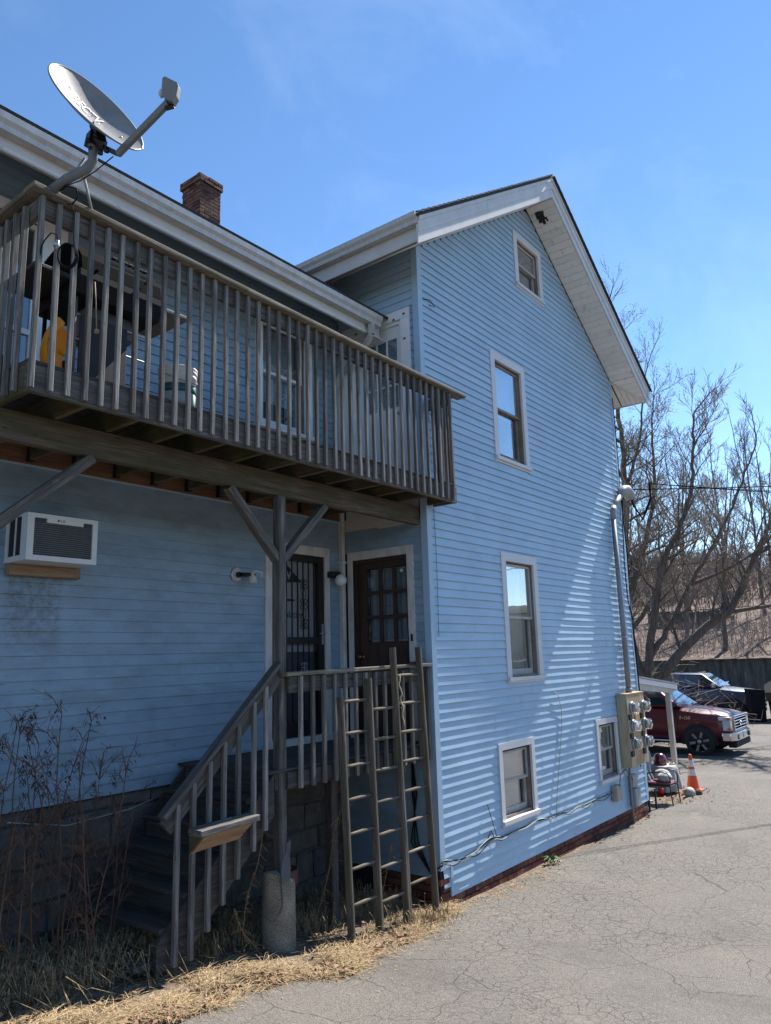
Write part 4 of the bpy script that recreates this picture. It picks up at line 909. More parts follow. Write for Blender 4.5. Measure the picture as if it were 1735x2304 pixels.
m.bar(Vector((-4.701,-0.673,6.069)), Vector((-4.687,-0.673,6.168)), .075, .07, up=DN); m.bar(Vector((-4.694,-0.679,6.110)), Vector((-4.642,-0.734,6.073)), .05, .06, up=DN)
for q in ((-4.730,-0.677,6.093),(-4.669,-0.731,6.016),(-4.702,-0.723,6.124),(-4.645,-0.765,6.029),(-4.710,-0.685,6.041)): m.lathe([(0,-.012),(.017,-.012),(.017,.012),(0,.012)], q, 10)
m.bar(Vector((-4.666,-0.714,6.109)), tuple(dp(.15,0,.01)), .07, .05, up=DN); m.build('bracket', BLACK, dish)
a0 = Vector((-4.605,-0.838,5.988)); a1 = Vector((-4.571,-1.326,6.133))
m = MB(); m.bar(a0, a1, .036, .042, up=DN, c=.006); m.build('feed_arm', GREYP, dish)
m = MB(); m.bar(Vector((-4.641,-0.733,6.068)), a0, .03, .03, up=DN); m.bar(Vector((-4.578,-1.306,6.101)), Vector((-4.546,-1.352,6.113)), .035, .025, up=DN); m.build('arm_bracket', BLACK, dish)
HX = (DA*.93-DB*.36).normalized(); HY = (DB*.93+DA*.36)
hc = Vector((-4.582,-1.363,6.191)); m = MB()
LNB = flat('lnb_grey', (.16,.165,.165), .5, var=.2)
prof = [(-.048,-.02),(-.04,-.055),(-.01,-.075),(.03,-.075),(.05,-.03),(.055,.035),(.045,.05),(-.035,.06),(-.05,.045)]
m.extrude(prof, -.03, .03, lambda u, v, t: hc+DA*(u*.95+v*.10)+DB*(v*1.0-u*.35)+DC*t); m.build('feed_head', LNB, dish)
m = MB(); c = Vector((-4.621,-1.294,6.182))
for i, (q, w) in enumerate(((0,.012),(.012,.03),(.03,.028),(.034,.018),(.06,.016))): pass
m.tube([c-DA*.0, c+DA*.012, c+DA*.02, c+DA*.034, c+DA*.07], [.008,.026,.026,.015,.015], 14); m.build('feed_horn', flat('horn_white', (.5,.5,.5), .4), dish)
# coax cables
CAB = flat('cable_black', (.015,.015,.016), .9, spec=.05); CABW = flat('cable_white', (.36,.37,.34), .6); CABG = flat('cable_grey', (.2,.2,.2), .5)
m = MB()
m.tube([Vector((-4.627,-0.819,5.968)), Vector((-4.672,-0.688,5.896)), Vector((-4.718,-0.581,5.848)), Vector((-4.772,-0.502,5.819)), Vector((-4.778,-0.441,5.810))], .004, 5)
m.tube([Vector((-4.782,-0.449,5.798)), Vector((-4.777,-0.524,5.806)), Vector((-4.744,-0.589,5.772)), Vector((-4.720,-0.573,5.726)), Vector((-4.742,-0.529,5.682)), Vector((-4.749,-0.494,5.700))], .006, 5)
m.tube([Vector((-4.761,-0.564,5.657)), Vector((-4.748,-0.592,5.590)), Vector((-4.728,-0.563,5.420)), Vector((-4.708,-0.558,5.320)), Vector((-4.703,-0.557,5.297))], .0045, 5)
cc = Vector((-4.748,-0.522,5.319))
for k in range(3):
    m.tube([cc+DA*(.058+.004*k)*math.cos(a*.31+k)+DB*(.078+.003*k)*math.sin(a*.31+k)+DC*.008*k for a in range(21)], .005, 5)
m.tube([Vector((-4.787,-0.479,5.391)), Vector((-4.801,-0.482,5.457)), Vector((-4.826,-0.454,5.469)), Vector((-4.845,-0.415,5.425)), Vector((-4.849,-0.381,5.386)), Vector((-4.830,-0.328,5.147)), Vector((-4.805,-0.289,4.919)), Vector((-4.776,-0.224,4.652)), Vector((-4.800,-0.187,4.634)), Vector((-4.886,-0.068,4.609))], .0045, 5)
tag(m.build('coax_cable', CAB), 'black coiled coaxial cable hanging from the deck rail below the dish', 'cable')
m = MB(); q = Vector((-4.799,-0.479,5.386)); m.bar(q-DA*.018, q+DA*.018, .03, .02); m.tube([q-DB*.03, q+DB*.03], .007, 8); m.tube([q+DA*.012-DB*.025, q+DA*.012+DB*.03], .007, 8)
tag(m.build('cable_splitter', METAL), 'small silver cable splitter on a deck baluster', 'splitter')
# ------------------------------------------------------------------ grill, bucket, shovel on the deck
gr_ = thing('gas_grill', 'black gas grill with grey side shelf behind the deck railing', 'grill', (-4.1,.15,4.626))
GB = flat('grill_black', (.01,.01,.011), .6, spec=.2); GG = flat('grill_grey', (.13,.13,.135), .6, var=.15, spec=.3); GCOV = flat('grill_panel', (.02,.02,.022), .6)
zf = 4.627
for x in (-4.43,-3.82):
    for y in (-.08,.36): MB().tube([(x,y,zf), (x,y,5.32)], .016, 8).build('leg', GG if y < 0 and x < -4 else GB, gr_)
MB().cbox(-4.40,-4.02,-.10,-.085,4.70,5.18,.004).build('front_panel', GCOV, gr_)
MB().cbox(-4.02,-3.86,.30,.33,4.68,5.25,.004).build('back_panel', GCOV, gr_)
MB().tube([(-4.43,-.09,4.98),(-3.82,-.09,4.97)], .006, 6).build('rod', METAL, gr_)
MB().tube([(-4.43,-.09,5.17),(-3.82,-.09,5.17)], .006, 6).build('rod', METAL, gr_)
m = MB(); m.extrude([(-.16,5.30),(.42,5.30),(.46,5.47),(-.2,5.47),(-.2,5.42)], -4.47, -3.79, lambda u, v, t: (t, u, v)); m.build('firebox', GB, gr_)
m = MB(); GL_ = flat('grill_lid', (.008,.008,.009), .85, spec=.02); m.extrude([(-.2,5.475),(.46,5.475),(.44,5.62),(.36,5.73),(.2,5.78),(.05,5.76),(-.1,5.69),(-.18,5.58)], -4.46, -3.80, lambda u, v, t: (t, u, v)); m.build('lid', GL_, gr_)
m = MB()
for k in range(7): m.box(-4.14+k*.045, -4.105+k*.045, -.06, -.045+.06, 5.742, 5.752)
m.build('vent', GG, gr_)
m = MB(); m.tube([(-4.3,-.2,5.55),(-4.3,-.26,5.56),(-3.95,-.26,5.56),(-3.95,-.2,5.55)], .012, 8); m.build('lid_handle', GG, gr_)
MB().cbox(-3.785,-3.47,-.12,.40,5.44,5.475,.008).build('side_shelf', GG, gr_)
MB().cbox(-4.76,-4.475,-.12,.40,5.40,5.435,.008).build('side_shelf', GCOV, gr_)
m = MB(); m.extrude([(-.1,5.1),(.3,5.1),(.22,5.3),(-.02,5.3)], -4.3, -3.95, lambda u, v, t: (t, u, v)); m.build('drip_tray', GG, gr_)
for y in (-.08,.36): MB().lathe([(0,-.02),(.075,-.02),(.08,0),(.075,.02),(0,.02)], (-4.5,y,4.707), 18, 'X').build('wheel', BLACK, gr_)
m = MB(); m.tube([(-4.36,-.2,5.40),(-4.35,-.215,5.2),(-4.34,-.22,5.03)], .005, 5); m.lathe([(0,-.02),(.018,-.01),(.018,.012),(0,.022)], (-4.34,-.22,5.02), 8); m.build('lighter_cord', ROPE, gr_)
bk_ = thing('plastic_bucket', 'white plastic bucket with green label behind the deck railing', 'bucket', (-3.53,-.06,4.627))
PL = flat('plastic_white', (.62,.61,.56), .45, var=.05)
c = (-3.53,-.06,4.627)
MB().lathe([(0,0),(.128,0),(.131,.01),(.146,.29),(.152,.295),(.152,.305),(.147,.31),(.149,.33),(.155,.335),(.155,.352),(.15,.356),(.157,.36),(.157,.378),(.15,.38),(.146,.37),(.142,.3),(.125,.012),(0,.012)], c, 32).build('shell', PL, bk_)
MB().lathe([(.1405,.165),(.1445,.165),(.1465,.232),(.1425,.232)], c, 32).build('label_band', flat('label_teal', (.03,.11,.11), .5), bk_)
MB().lathe([(.1345,.04),(.1385,.04),(.1443,.164),(.1403,.164)], c, 32).build('label_band', flat('label_pale', (.33,.38,.37), .5), bk_)
m = MB(); m.tube([(c[0]-.158,c[1],c[2]+.33)]+[(c[0]-.158*math.cos(a*.314),c[1]-.16*math.sin(a*.314),c[2]+.33-.09*math.sin(a*.314)) for a in range(11)], .004, 6); m.build('handle', METAL, bk_)
sv = thing('snow_shovel', 'yellow plastic snow shovel with black handle at the deck corner', 'shovel', (-4.66,-.12,4.627))
m = MB(); vs = []; nu, nv = 16, 12; e1 = Vector((.72,.69,0)); e2 = Vector((-.69,.72,0))
for side in (0, 1):
    for i in range(nu+1):
        for j in range(nv+1):
            u = (i/nu-.5)*2; v = j/nv; w = .14*(1-.35*max(0, v-.7)/.3*abs(u)); dep_ = .09*(u*u)+.10*(v-.35)**2*2+.006*side
            q = Vector((-4.69,-.14,4.64))+e1*(u*w)-e2*dep_*1.0+Vector((0,0,.36*v-.05*abs(u)**3*(v > .5)))+.012*math.sin(u*7)*Vector((0,0,1))*v; vs.append(tuple(q))
k = (nu+1)*(nv+1); g = lambda s, i, j: s*k+i*(nv+1)+j
fs = [(g(0,i,j),g(0,i+1,j),g(0,i+1,j+1),g(0,i,j+1)) for i in range(nu) for j in range(nv)]+[(g(1,i,j+1),g(1,i+1,j+1),g(1,i+1,j),g(1,i,j)) for i in range(nu) for j in range(nv)]
m.add(vs, fs, True); m.build('scoop', flat('plastic_yellow', (.72,.27,.01), .45, var=.1), sv)
m = MB(); m.tube([(-4.60,-.1,4.9),(-4.56,-.02,5.06),(-4.565,.0,5.2),(-4.53,.02,5.28),(-4.48,.05,5.32),(-4.40,.2,5.36)], .013, 8); m.build('handle', BLACK, sv)
# ------------------------------------------------------------------ air conditioner on the wing wall
ac = thing('air_conditioner', 'white window air conditioner on the shaded wing wall', 'air conditioner', (-3.87,1.31,3.52))
x0, x1, y0, y1, z0, z1 = -4.172, -3.568, .95, 1.31, 3.525, 3.905
ACW = flat('ac_white', (.62,.62,.60), .45, var=.05)
m = MB(); m.box(x0, x1, y0+.03, y1, z0, z0+.045); m.box(x0, x1, y0+.03, y1, z1-.02, z1); m.box(x0, x0+.02, y0+.03, y0+.1, z0+.045, z1-.02); m.box(x0, x0+.02, y1-.05, y1, z0+.045, z1-.02); m.box(x0, x0+.018, y0+.19, y0+.205, z0+.045, z1-.02); m.box(x1-.02, x1, y0+.03, y1, z0+.045, z1-.02); m.build('case', ACW, ac)
MB().box(x0+.008, x1-.021, y0+.05, y1-.01, z0+.046, z1-.021).build('side_louvre', BLACK, ac)
m = MB(); m.box(x0, x0+.055, y0, y0+.0295, z0, z1); m.box(x1-.045, x1, y0, y0+.0295, z0, z1); m.box(x0+.055, x1-.045, y0, y0+.0295, z1-.035, z1); m.box(x0+.055, x1-.045, y0, y0+.0295, z0, z0+.042); m.box(x0+.16, x1-.13, y0+.001, y0+.028, z1-.068, z1-.0351); m.build('front_frame', ACW, ac)
MB().box(x0+.056, x1-.046, y0+.02, y0+.04, z0+.043, z1-.036).build('coil', flat('coil_dark', (.03,.032,.036), .5), ac)
for k in range(15): MB().box(x0+.056, x1-.046, y0+.008, y0+.0195, z0+.058+k*.0172, z0+.063+k*.0172).build('louvre', flat('coil_slat', (.13,.133,.138), .5) if k == 0 else MATS['coil_slat'], ac)
LG = flat('logo_grey', (.14,.14,.145), .5)
MB().lathe([(0,0),(.011,0),(.011,-.0012),(0,-.0012)], (x0+.255,y0+.0009,z1-.043), 16, 'Y').build('logo_disc', LG, ac)
text('logo_letters', 'LG', LG, ac, .03, (x0+.293,y0+.0006,z1-.043), (1,0,0), (0,0,1), weight=.0006)
wb_ = thing('wood_block', 'raw pine block fixed to the siding under the air conditioner', 'wood block', (-3.85,1.265,3.43)); timber('block', (-4.16,1.265,3.477), (-3.545,1.265,3.477), .06, .09, WNEW, wb_)
# broken flood light and globe light
fl = thing('flood_light', 'broken outdoor flood light on the shaded siding', 'light', (-1.72,1.30,3.59))
m = MB(); m.lathe([(.0,0),(.075,0),(.08,-.006),(.07,-.014),(0,-.014)], (-1.73,1.302,3.60), 8, 'Y', smooth=False); m.build('back_plate', TRIMD, fl)
m = MB(); m.lathe([(.03,.0),(.032,-.03),(.02,-.05)], (-1.72,1.289,3.60), 12, 'Y'); m.tube([(-1.70,1.25,3.60),(-1.63,1.2,3.60),(-1.58,1.17,3.585)], .022, 8); m.build('socket', BLACK, fl)
m = MB(); m.lathe([(.02,.07),(.035,.05),(.05,.0),(.045,-.03),(.02,-.04)], (-1.60,1.19,3.54), 12); m.tube([(-1.62,1.19,3.60),(-1.58,1.16,3.64),(-1.53,1.13,3.62),(-1.52,1.14,3.57)], [.02,.012,.016,.006], 7); m.build('lamp_head', TRIMD, fl)
gl = thing('globe_light', 'white glass globe light with black mount between the porch doors', 'light', (-.2,1.24,3.63))
MB().cbox(-.3,-.16,1.2,1.30,3.66,3.735,.006).build('mount', BLACK, gl)
m = MB(); m.lathe([(.0,-.074)]+[(.074*math.cos(a),.074*math.sin(a)) for a in [-1.3+.2*i for i in range(14)]]+[(.0,.074)], (-.2,1.165,3.625), 22); m.build('globe', flat('globe_white', (.72,.7,.66), .25, var=.02), gl)
# ------------------------------------------------------------------ electric meters, mast and cables on the gable wall
MT = M('meter_tan', [(.25, (.24,.185,.105)), (.5, (.40,.335,.215)), (.75, (.47,.40,.27))], scale=(5,5,.9), ns=3, rough=.5)
MTR = M('meter_rust', [(.3, (.33,.17,.07)), (.6, (.44,.3,.16)), (.8, (.5,.4,.25))], scale=(5,5,1), ns=4, rough=.6)
mb = thing('meter_bank', 'tan steel meter bank with six glass electric meters on the gable wall', 'meter box', (5.67,-.02,.82))
m = MB(); m.box(5.262,6.088,-.178,-.018,.825,1.965); m.build('cabinet', MT, mb)
MB().box(5.255,6.095,-.19,-.018,1.9655,1.985).build('cabinet_lid', MTR, mb)
for a, b, q in ((5.27,5.50,0),(5.505,5.84,1),(5.845,6.08,0)): MB().cbox(a, b, -.1855, -.1785, .835, 1.955, .003).build('cover_panel', MTR if q else MT, mb)
MGL = glass('meter_glass', (.9,.92,.92), 1.2)
MFACE = M('meter_face', [(.3, (.06,.06,.06)), (.55, (.2,.2,.195)), (.7, (.4,.4,.39))], ns=26, rough=.4)
for i, (x, z) in enumerate(((5.46,1.755),(5.99,1.745),(5.455,1.465),(5.985,1.455),(5.43,1.185),(5.98,1.175))):
    me_ = MB().lathe([(.0,0),(.096,0),(.1,-.012),(.1,-.03),(.09,-.035),(0,-.035)], (x,-.186,z), 24, 'Y').build('meter', METAL, mb)
    MB().lathe([(.0,-.036),(.078,-.036),(.078,-.07),(0,-.07)], (x,-.186,z), 20, 'Y').build('meter_face', MFACE if i != 2 else flat('meter_white', (.45,.45,.45), .3), me_)
    MB().lathe([(.09,-.036),(.09,-.085),(.084,-.115),(.06,-.128),(0,-.132)], (x,-.186,z), 24, 'Y').build('glass_dome', MGL, me_)
    MB().cbox(x-.17,x-.06,-.215,-.186,z-.19,z-.105,.006).build('breaker', BLACK, mb)
MB().cbox(5.55,5.75,-.21,-.186,1.42,1.66,.02).build('cover_hood', MTR, mb)
mast = thing('service_mast', 'grey service mast conduit with weatherhead on the gable wall', 'conduit', (5.68,-.08,1.99))
m = MB(); m.tube([(5.68,-.085,1.985),(5.68,-.085,2.06)], .054, 14); m.tube([(5.68,-.085,2.05),(5.68,-.085,4.98)], .043, 14); m.tube([(5.68,-.085,4.96),(5.68,-.085,5.06),(5.70,-.085,5.13),(5.76,-.085,5.2)], .049, 14); m.build('conduit', CONDUIT, mast)
m = MB(); m.tube([(5.74,-.085,5.18),(5.95,-.085,5.33),(6.16,-.09,5.48)], [.042,.042,.048], 14); m.build('elbow', flat('pvc_grey', (.3,.31,.32), .45), mast)
m = MB(); q = Vector((6.2,-.1,5.5)); ax = Vector((.8,-.05,.42)).normalized()
m.tube([q-ax*.06, q+Vector((.0,0,.02)), q+Vector((.09,0,.085)), q+Vector((.2,-.01,.095)), q+Vector((.3,-.02,.03)), q+Vector((.33,-.03,-.06))], [.05,.072,.098,.108,.1,.082], 14); m.build('weatherhead', flat('pvc_pale', (.3,.3,.295), .5), mast)
MB().tube([q+Vector((.325,-.03,-.055)), q+Vector((.332,-.032,-.068))], .07, 14).build('wire_cap', BLACK, mast)
for zz in (2.9, 4.1): MB().box(5.62,5.74,-.135,-.03,zz,zz+.03).build('strap', METAL, mast)
m = MB()
cl = Vector((7.0,-.4,5.78))
for k in range(4):
    s = q+Vector((.28+.02*k,-.02,.02)); m.tube([s, s+Vector((.04,-.05,-.2)), s+Vector((.14+.03*k,-.12,-.36-.03*k)), s+Vector((.27,-.18,-.30)), cl+Vector((-.10+.02*k,.03,-.30)), cl+Vector((-.13+.02*k,.02,-.02)), cl+Vector((-.05,0,.03)), cl], .012, 6)
tag(m.build('drip_loop_wires', CAB), 'black looped service wires hanging at the weatherhead', 'wires')
def sag(a, b, s, n=14): a, b = Vector(a), Vector(b); return [a+(b-a)*i/n-Vector((0,0,4*s*(i/n)*(1-i/n))) for i in range(n+1)]
far = Vector((30,-11.0,8.4))
m = MB(); m.tube(sag(cl, far, .55), .009, 6); m.tube(sag(cl, far+Vector((0,0,.03)), .5), .007, 5)
for k in range(24):
    pass
tag(m.build('service_cable', CAB), 'twisted black service cable running from the weatherhead to the street', 'cable')
m = MB(); m.tube(sag((6.35,-.03,5.62), far+Vector((0,.4,.9)), .35), .011, 6); tag(m.build('phone_line', CAB), 'thin black telephone line running from the house corner to the street', 'cable')
m = MB(); m.tube([(6.33,-.05,5.62),(6.28,-.05,5.3),(6.22,-.045,4.9),(6.12,-.045,4.2),(6.13,-.045,3.6),(6.24,-.045,3.3),(6.27,-.05,2.2),(6.25,-.05,1.1),(6.0,-.05,.75)], .009, 5); m.tube([(6.3,-.04,7.4),(6.29,-.045,6.5),(6.27,-.04,5.5),(6.30,-.045,4.4),(6.24,-.045,3.4),(6.30,-.045,3.2),(6.29,-.05,2.4),(6.3,-.05,1.0)], .008, 5); m.lathe([(0,-.03),(.03,-.02),(.03,.02),(0,.03)], (6.30,-.05,5.62), 8)
tag(m.build('wall_cable', CAB), 'black cables running down the far house corner', 'cable')
def ubox(x0, x1, y0, z0, z1, mat, label, name='utility_box', lid=True):
    T = thing(name, label, 'utility box', ((x0+x1)/2,-.02,z0))
    MB().cbox(x0, x1, y0, -.016, z0, z1, .008).build('case', mat, T)
    if lid: MB().cbox(x0+.008, x1-.008, y0-.012, y0-.0005, z0+.01, z1-.01, .006).build('cover', mat, T)
UB = flat('box_beige', (.34,.31,.25), .55, var=.1); UG = flat('box_grey', (.3,.3,.3), .5, var=.1)
ubox(4.73,4.96,-.1,.385,.615,UB,'small beige utility box low on the gable wall under the smaller window')
ubox(5.50,5.76,-.1,.17,.455,UG,'larger grey utility box low on the wall under the meters')
ubox(5.50,5.72,-.075,.47,.675,UB,'beige junction box just below the meter bank')
m = MB(); m.tube([(5.42,-.075,.83),(5.42,-.075,.3),(5.41,-.08,-.05)], .02, 8); tag(m.build('ground_conduit', CONDUIT), 'thin grey conduit running from meter bank to the ground', 'conduit')
# bundle of cables draped along the foot of the wall
def curve_(p):
    p = [Vector(q) for q in p]; o = []
    for i in range(len(p)-1):
        a, b, c, d = p[max(i-1,0)], p[i], p[i+1], p[min(i+2,len(p)-1)]
        for k in range(4): t = k/4; o.append(.5*((2*b)+(c-a)*t+(2*a-5*b+4*c-d)*t*t+(3*b-a-3*c+d)*t**3))
    return o+[p[-1]]
m = MB(); mw_ = MB()
CP = [(-.02,.549),(.4,.49),(1.0,.571),(1.5,.543),(2.15,.568),(2.88,.53),(3.44,.515),(4.06,.521),(4.72,.53)]
for k in range(6):
    rr = random.Random(50+k); pts = []
    for i, (x, z) in enumerate(CP):
        pts.append((x+rr.uniform(-.05,.05), -.035-.02*rr.random(), z+rr.uniform(-.018,.018)))
        if i < len(CP)-1:
            x2, z2 = CP[i+1]; pts.append(((x+x2)/2, -.035-.02*rr.random(), (z+z2)/2-rr.uniform(.0,.07)*(1 if k > 3 else .2)))
    (m if k % 2 else mw_).tube(curve_(pts), .004, 5)
m.tube([(.95,-.03,.58),(1.0,-.05,.66),(1.06,-.05,.58)], .006, 5); m.tube([(.98,-.03,.95),(1.02,-.05,.8),(1.12,-.05,.58)], .004, 5); m.tube([(4.85,-.11,.55),(4.95,-.1,.75),(5.3,-.06,.8),(5.5,-.09,.6)], .006, 5)
tag(m.build('cable_bundle', CAB), 'black cables draped along the foot of the gable wall', 'cable'); 
mw_.tube([(2.952,-.03,2.14),(3.05,-.035,2.1),(3.147,-.03,1.903),(3.124,-.03,1.656),(2.979,-.035,1.263),(2.795,-.035,.735),(2.75,-.04,.55)], .005, 5)
tag(mw_.build('cable_bundle', CABW), 'pale cables draped along the foot of the gable wall', 'cable')
m = MB(); m.tube([(.13,-.02,4.4),(.135,-.026,3.9),(.13,-.026,3.4),(.12,-.024,2.9)], .003, 4); tag(m.build('wire_stub', CAB), 'thin black wire running down beside the near house corner', 'wire')
m = MB(); m.tube([(.1,-.015,7.05),(.2,-.05,7.06),(.3,-.05,7.0),(.2,-.03,7.0)], .006, 4); tag(m.build('wire_stub', CAB), 'short loose wire loop high on the near corner of the gable wall', 'wire')
m = MB()
for k in range(3): m.tube([(-.03-.01*k,.3,1.7),(-.035,.31-.03*k,1.2),(-.04-.01*k,.25+.04*k,.7),(-.03,.1,.4),(-.03+.02*k,-.03,.5)], .009, 5)
tag(m.build('wall_cable', CAB), 'black cables in the shade behind the tallest ladder', 'cable')
ub2 = MB().cbox(-.07,-.014,.40,.52,1.42,1.62,.008).build('utility_box', UB); tag(ub2, 'small pale box on the shaded side wall behind the ladders', 'utility box')
# ------------------------------------------------------------------ side entry roof beyond the far corner
TAN = M('porch_paint', [(.25, (.25,.22,.18)), (.45, (.5,.47,.4)), (.75, (.6,.57,.5))], scale=(1,1,.6), ns=5, nrough=.7, rough=.65)
sp = thing('side_porch', 'small shed-roofed side entry with one peeling white post', 'porch', (8.0,.7,-.1))
def rz(x): return 2.32-.1*(x-6.34)
m = MB(); m.add([(6.345,.42,rz(6.345)),(10.02,.42,rz(10.02)),(10.02,3.2,rz(10.02)),(6.345,3.2,rz(6.345)),(6.345,.42,rz(6.345)-.03),(10.02,.42,rz(10.02)-.03),(10.02,3.2,rz(10.02)-.03),(6.345,3.2,rz(6.345)-.03)], [(0,1,2,3),(7,6,5,4),(0,4,5,1),(1,5,6,2),(2,6,7,3),(3,7,4,0)]); m.build('roof', CONC, sp)
m = MB(); m.bar((6.345,.46,rz(6.345)-.085), (9.99,.46,rz(9.99)-.085), .03, .1, up=(0,0,1)); m.build('rake_board', WHITE, sp)
m = MB(); m.bar((6.345,.52,rz(6.345)-.215), (9.75,.52,rz(9.75)-.16), .09, .14, up=(0,0,1)); m.build('header_beam', TAN, sp)
m = MB(); m.bar((9.95,.46,rz(9.95)-.1), (9.95,3.1,rz(9.95)-.1), .04, .12); m.build('fascia', WHITE, sp)
timber('post', (9.55,.52,-.16), (9.55,.52,rz(9.55)-.23), .1, .1, TAN, sp, up=(0,1,0), c=.006)
timber('post', (9.55,3.0,-.16), (9.55,3.0,rz(9.55)-.16), .1, .1, TAN, sp, up=(0,1,0), c=.006)
o = MB().tube([(8.0,.5,1.93),(8.0,.5,1.84),(8.02,.49,1.78),(8.1,.47,1.72),(8.15,.47,1.70),(8.16,.47,1.64),(8.2,.47,1.58),(8.19,.47,1.5),(8.21,.47,1.46)], [.004,.006,.04,.03,.045,.028,.03,.02,.01], 8).build('hanging_ornament', flat('ornament_rust', (.2,.06,.035), .6, var=.3)); tag(o, 'small rust-red carved ornament hanging under the side entry roof', 'ornament')
# ------------------------------------------------------------------ clutter by the far corner
CLOTH = flat('table_cloth', (.36,.345,.315), .9, var=.1)
TX, TY = 8.72, .5
tb = thing('draped_table', 'low round table draped with a grey cloth beside the side entry', 'table', (TX,TY,-.12))
m = MB(); n = 48; vs = []
for r_, h, w in ((0,.40,0),(.24,.402,0),(.26,.392,.0),(.27,.33,.012),(.285,.18,.026),(.30,.02,.038),(.305,-.06,.042)):
    for k in range(n):
        a = 2*math.pi*k/n; q = r_+w*math.sin(a*9+1.5*math.sin(a*2))+w*.4*math.sin(a*5+2); vs.append((TX+q*math.cos(a), TY+q*math.sin(a), h+(.02*math.sin(a*3) if w > .04 else 0)))
m.add(vs, [(i*n+k, i*n+(k+1)%n, (i+1)*n+(k+1)%n, (i+1)*n+k) for i in range(6) for k in range(n)], True); m.build('cloth', CLOTH, tb)
for a in (.6, 2.2, 3.8, 5.3): MB().tube([(TX+.2*math.cos(a),TY+.2*math.sin(a),.38),(TX+.2*math.cos(a),TY+.2*math.sin(a),-.13)], .015, 6).build('leg', BLACK, tb)
MB().lathe([(0,.37),(.25,.37),(.25,.395),(0,.395)], (TX,TY,0), 24).build('table_top', BLACK, tb)
HEL = flat('helmet_maroon', (.14,.012,.022), .22, var=.1, coat=.6)
he = thing('helmet', 'maroon round helmet lying on the draped table', 'helmet', (TX,TY+.04,.403))
MB().lathe([(.118,.0),(.128,.03),(.13,.08),(.122,.14),(.1,.185),(.06,.215),(0,.225)], (TX,TY+.04,.403), 26).build('shell', HEL, he)
MB().lathe([(.112,.004),(.12,.0),(.13,.004),(.13,.012),(.118,.014)], (TX,TY+.04,.403), 26).build('rim', BLACK, he)
m = MB(); m.tube([(TX+.09+.06*math.cos(a*.5), TY-.16+.05*math.sin(a*.5), .41+.012*math.sin(a*1.3)+.03*(a % 5 == 2)) for a in range(26)], .008, 6); m.tube([(TX+.1,TY-.18,.42),(TX+.16,TY-.22,.40),(TX+.19,TY-.25,.36),(TX+.2,TY-.27,.2)], .008, 6)
tag(m.build('tangled_cord', CABW), 'tangled pale cord lying on the draped table', 'cord')
# patio chair, facing the drive
CHM = flat('chair_metal', (.035,.03,.028), .45); CUSH = flat('cushion_maroon', (.16,.06,.07), .9, var=.15)
cx, g0 = 7.42, gz(7.4)
chr_ = thing('patio_chair', 'dark metal patio chair with curved arms and maroon seat pad', 'chair', (cx,.1,g0))
for s in (-1, 1):
    x = cx+s*.21
    MB().tube([(x,-.14,g0),(x,-.11,g0+.33),(x,-.13,g0+.48),(x,-.08,g0+.56),(x,.05,g0+.585),(x,.25,g0+.55),(x,.38,g0+.50)], .012, 8).build('arm', CHM, chr_)
    MB().tube([(x,.44,g0),(x,.36,g0+.36),(x,.4,g0+.7),(x*1.0-s*.04,.44,g0+.82)], .012, 8).build('leg', CHM, chr_)
MB().tube([(cx-.17,.44,g0+.82),(cx,.45,g0+.84),(cx+.17,.44,g0+.82)], .012, 8).build('back_rail', CHM, chr_)
for k in range(5): MB().tube([(cx-.14+k*.07,.37,g0+.38),(cx-.14+k*.07,.45,g0+.83)], .007, 6).build('back_slat', CHM, chr_)
m = MB(); m.cbox(cx-.215,cx+.215,-.12,.38,g0+.325,g0+.345,.006); m.build('seat', CHM, chr_)
m = MB(); m.cbox(cx-.2,cx+.2,-.11,.34,g0+.346,g0+.395,.02); m.build('seat_pad', CUSH, chr_)
FUR = M('grey_fleece', [(.3, (.2,.2,.205)), (.5, (.36,.36,.37)), (.7, (.52,.52,.53))], ns=22, detail=9, rough=.95, bump=1.0, bs=60)
def lump(m, c, r3, seed, n=18):
    vs = []; h = 10
    for i in range(h+1):
        t = math.pi*i/h
        for k in range(n):
            a = 2*math.pi*k/n; d = Vector((math.sin(t)*math.cos(a), math.sin(t)*math.sin(a), math.cos(t))); q = 1+.13*noise.noise(d*2.3+Vector((seed,0,0)))+.06*noise.noise(d*6+Vector((0,seed,0)))
            vs.append((c[0]+d.x*r3[0]*q, c[1]+d.y*r3[1]*q, c[2]+d.z*r3[2]*q))
    m.add(vs, [(i*n+k, (i+1)*n+k, (i+1)*n+(k+1)%n, i*n+(k+1)%n) for i in range(h) for k in range(n)], True)
m = MB(); lump(m, (cx-.06,.02,g0+.47), (.13,.13,.085), 1); lump(m, (cx+.09,.1,g0+.49), (.12,.15,.1), 4); tag(m.build('fleece_cushion', FUR), 'grey fluffy cushion slumped on the patio chair', 'cushion')
m = MB(); n = 14; vs = []
for i in range(n+1):
    for j in range(9):
        u = i/n; v = j/8; vs.append((cx-.2+.38*u, .36-.03*math.sin(v*3)+.02*math.sin(u*14+v*4)-.1*(v < .3)*(1-v/.3)*.8, g0+.40+.5*v-.02*math.sin(u*9)))
m.add(vs+[(a,b+.012,c) for a,b,c in vs], [(i*9+j,(i+1)*9+j,(i+1)*9+j+1,i*9+j+1) for i in range(n) for j in range(8)]+[(i*9+j+135,i*9+j+136,(i+1)*9+j+136,(i+1)*9+j+135) for i in range(n) for j in range(8)], True)
tag(m.build('draped_blanket', flat('blanket_blue_grey', (.22,.235,.27), .95, var=.15)), 'blue-grey blanket hung over the back of the patio chair', 'blanket')
g1 = gz(6.6)
stb = thing('side_table', 'small black metal side table against the far house corner', 'table', (6.6,.17,g1))
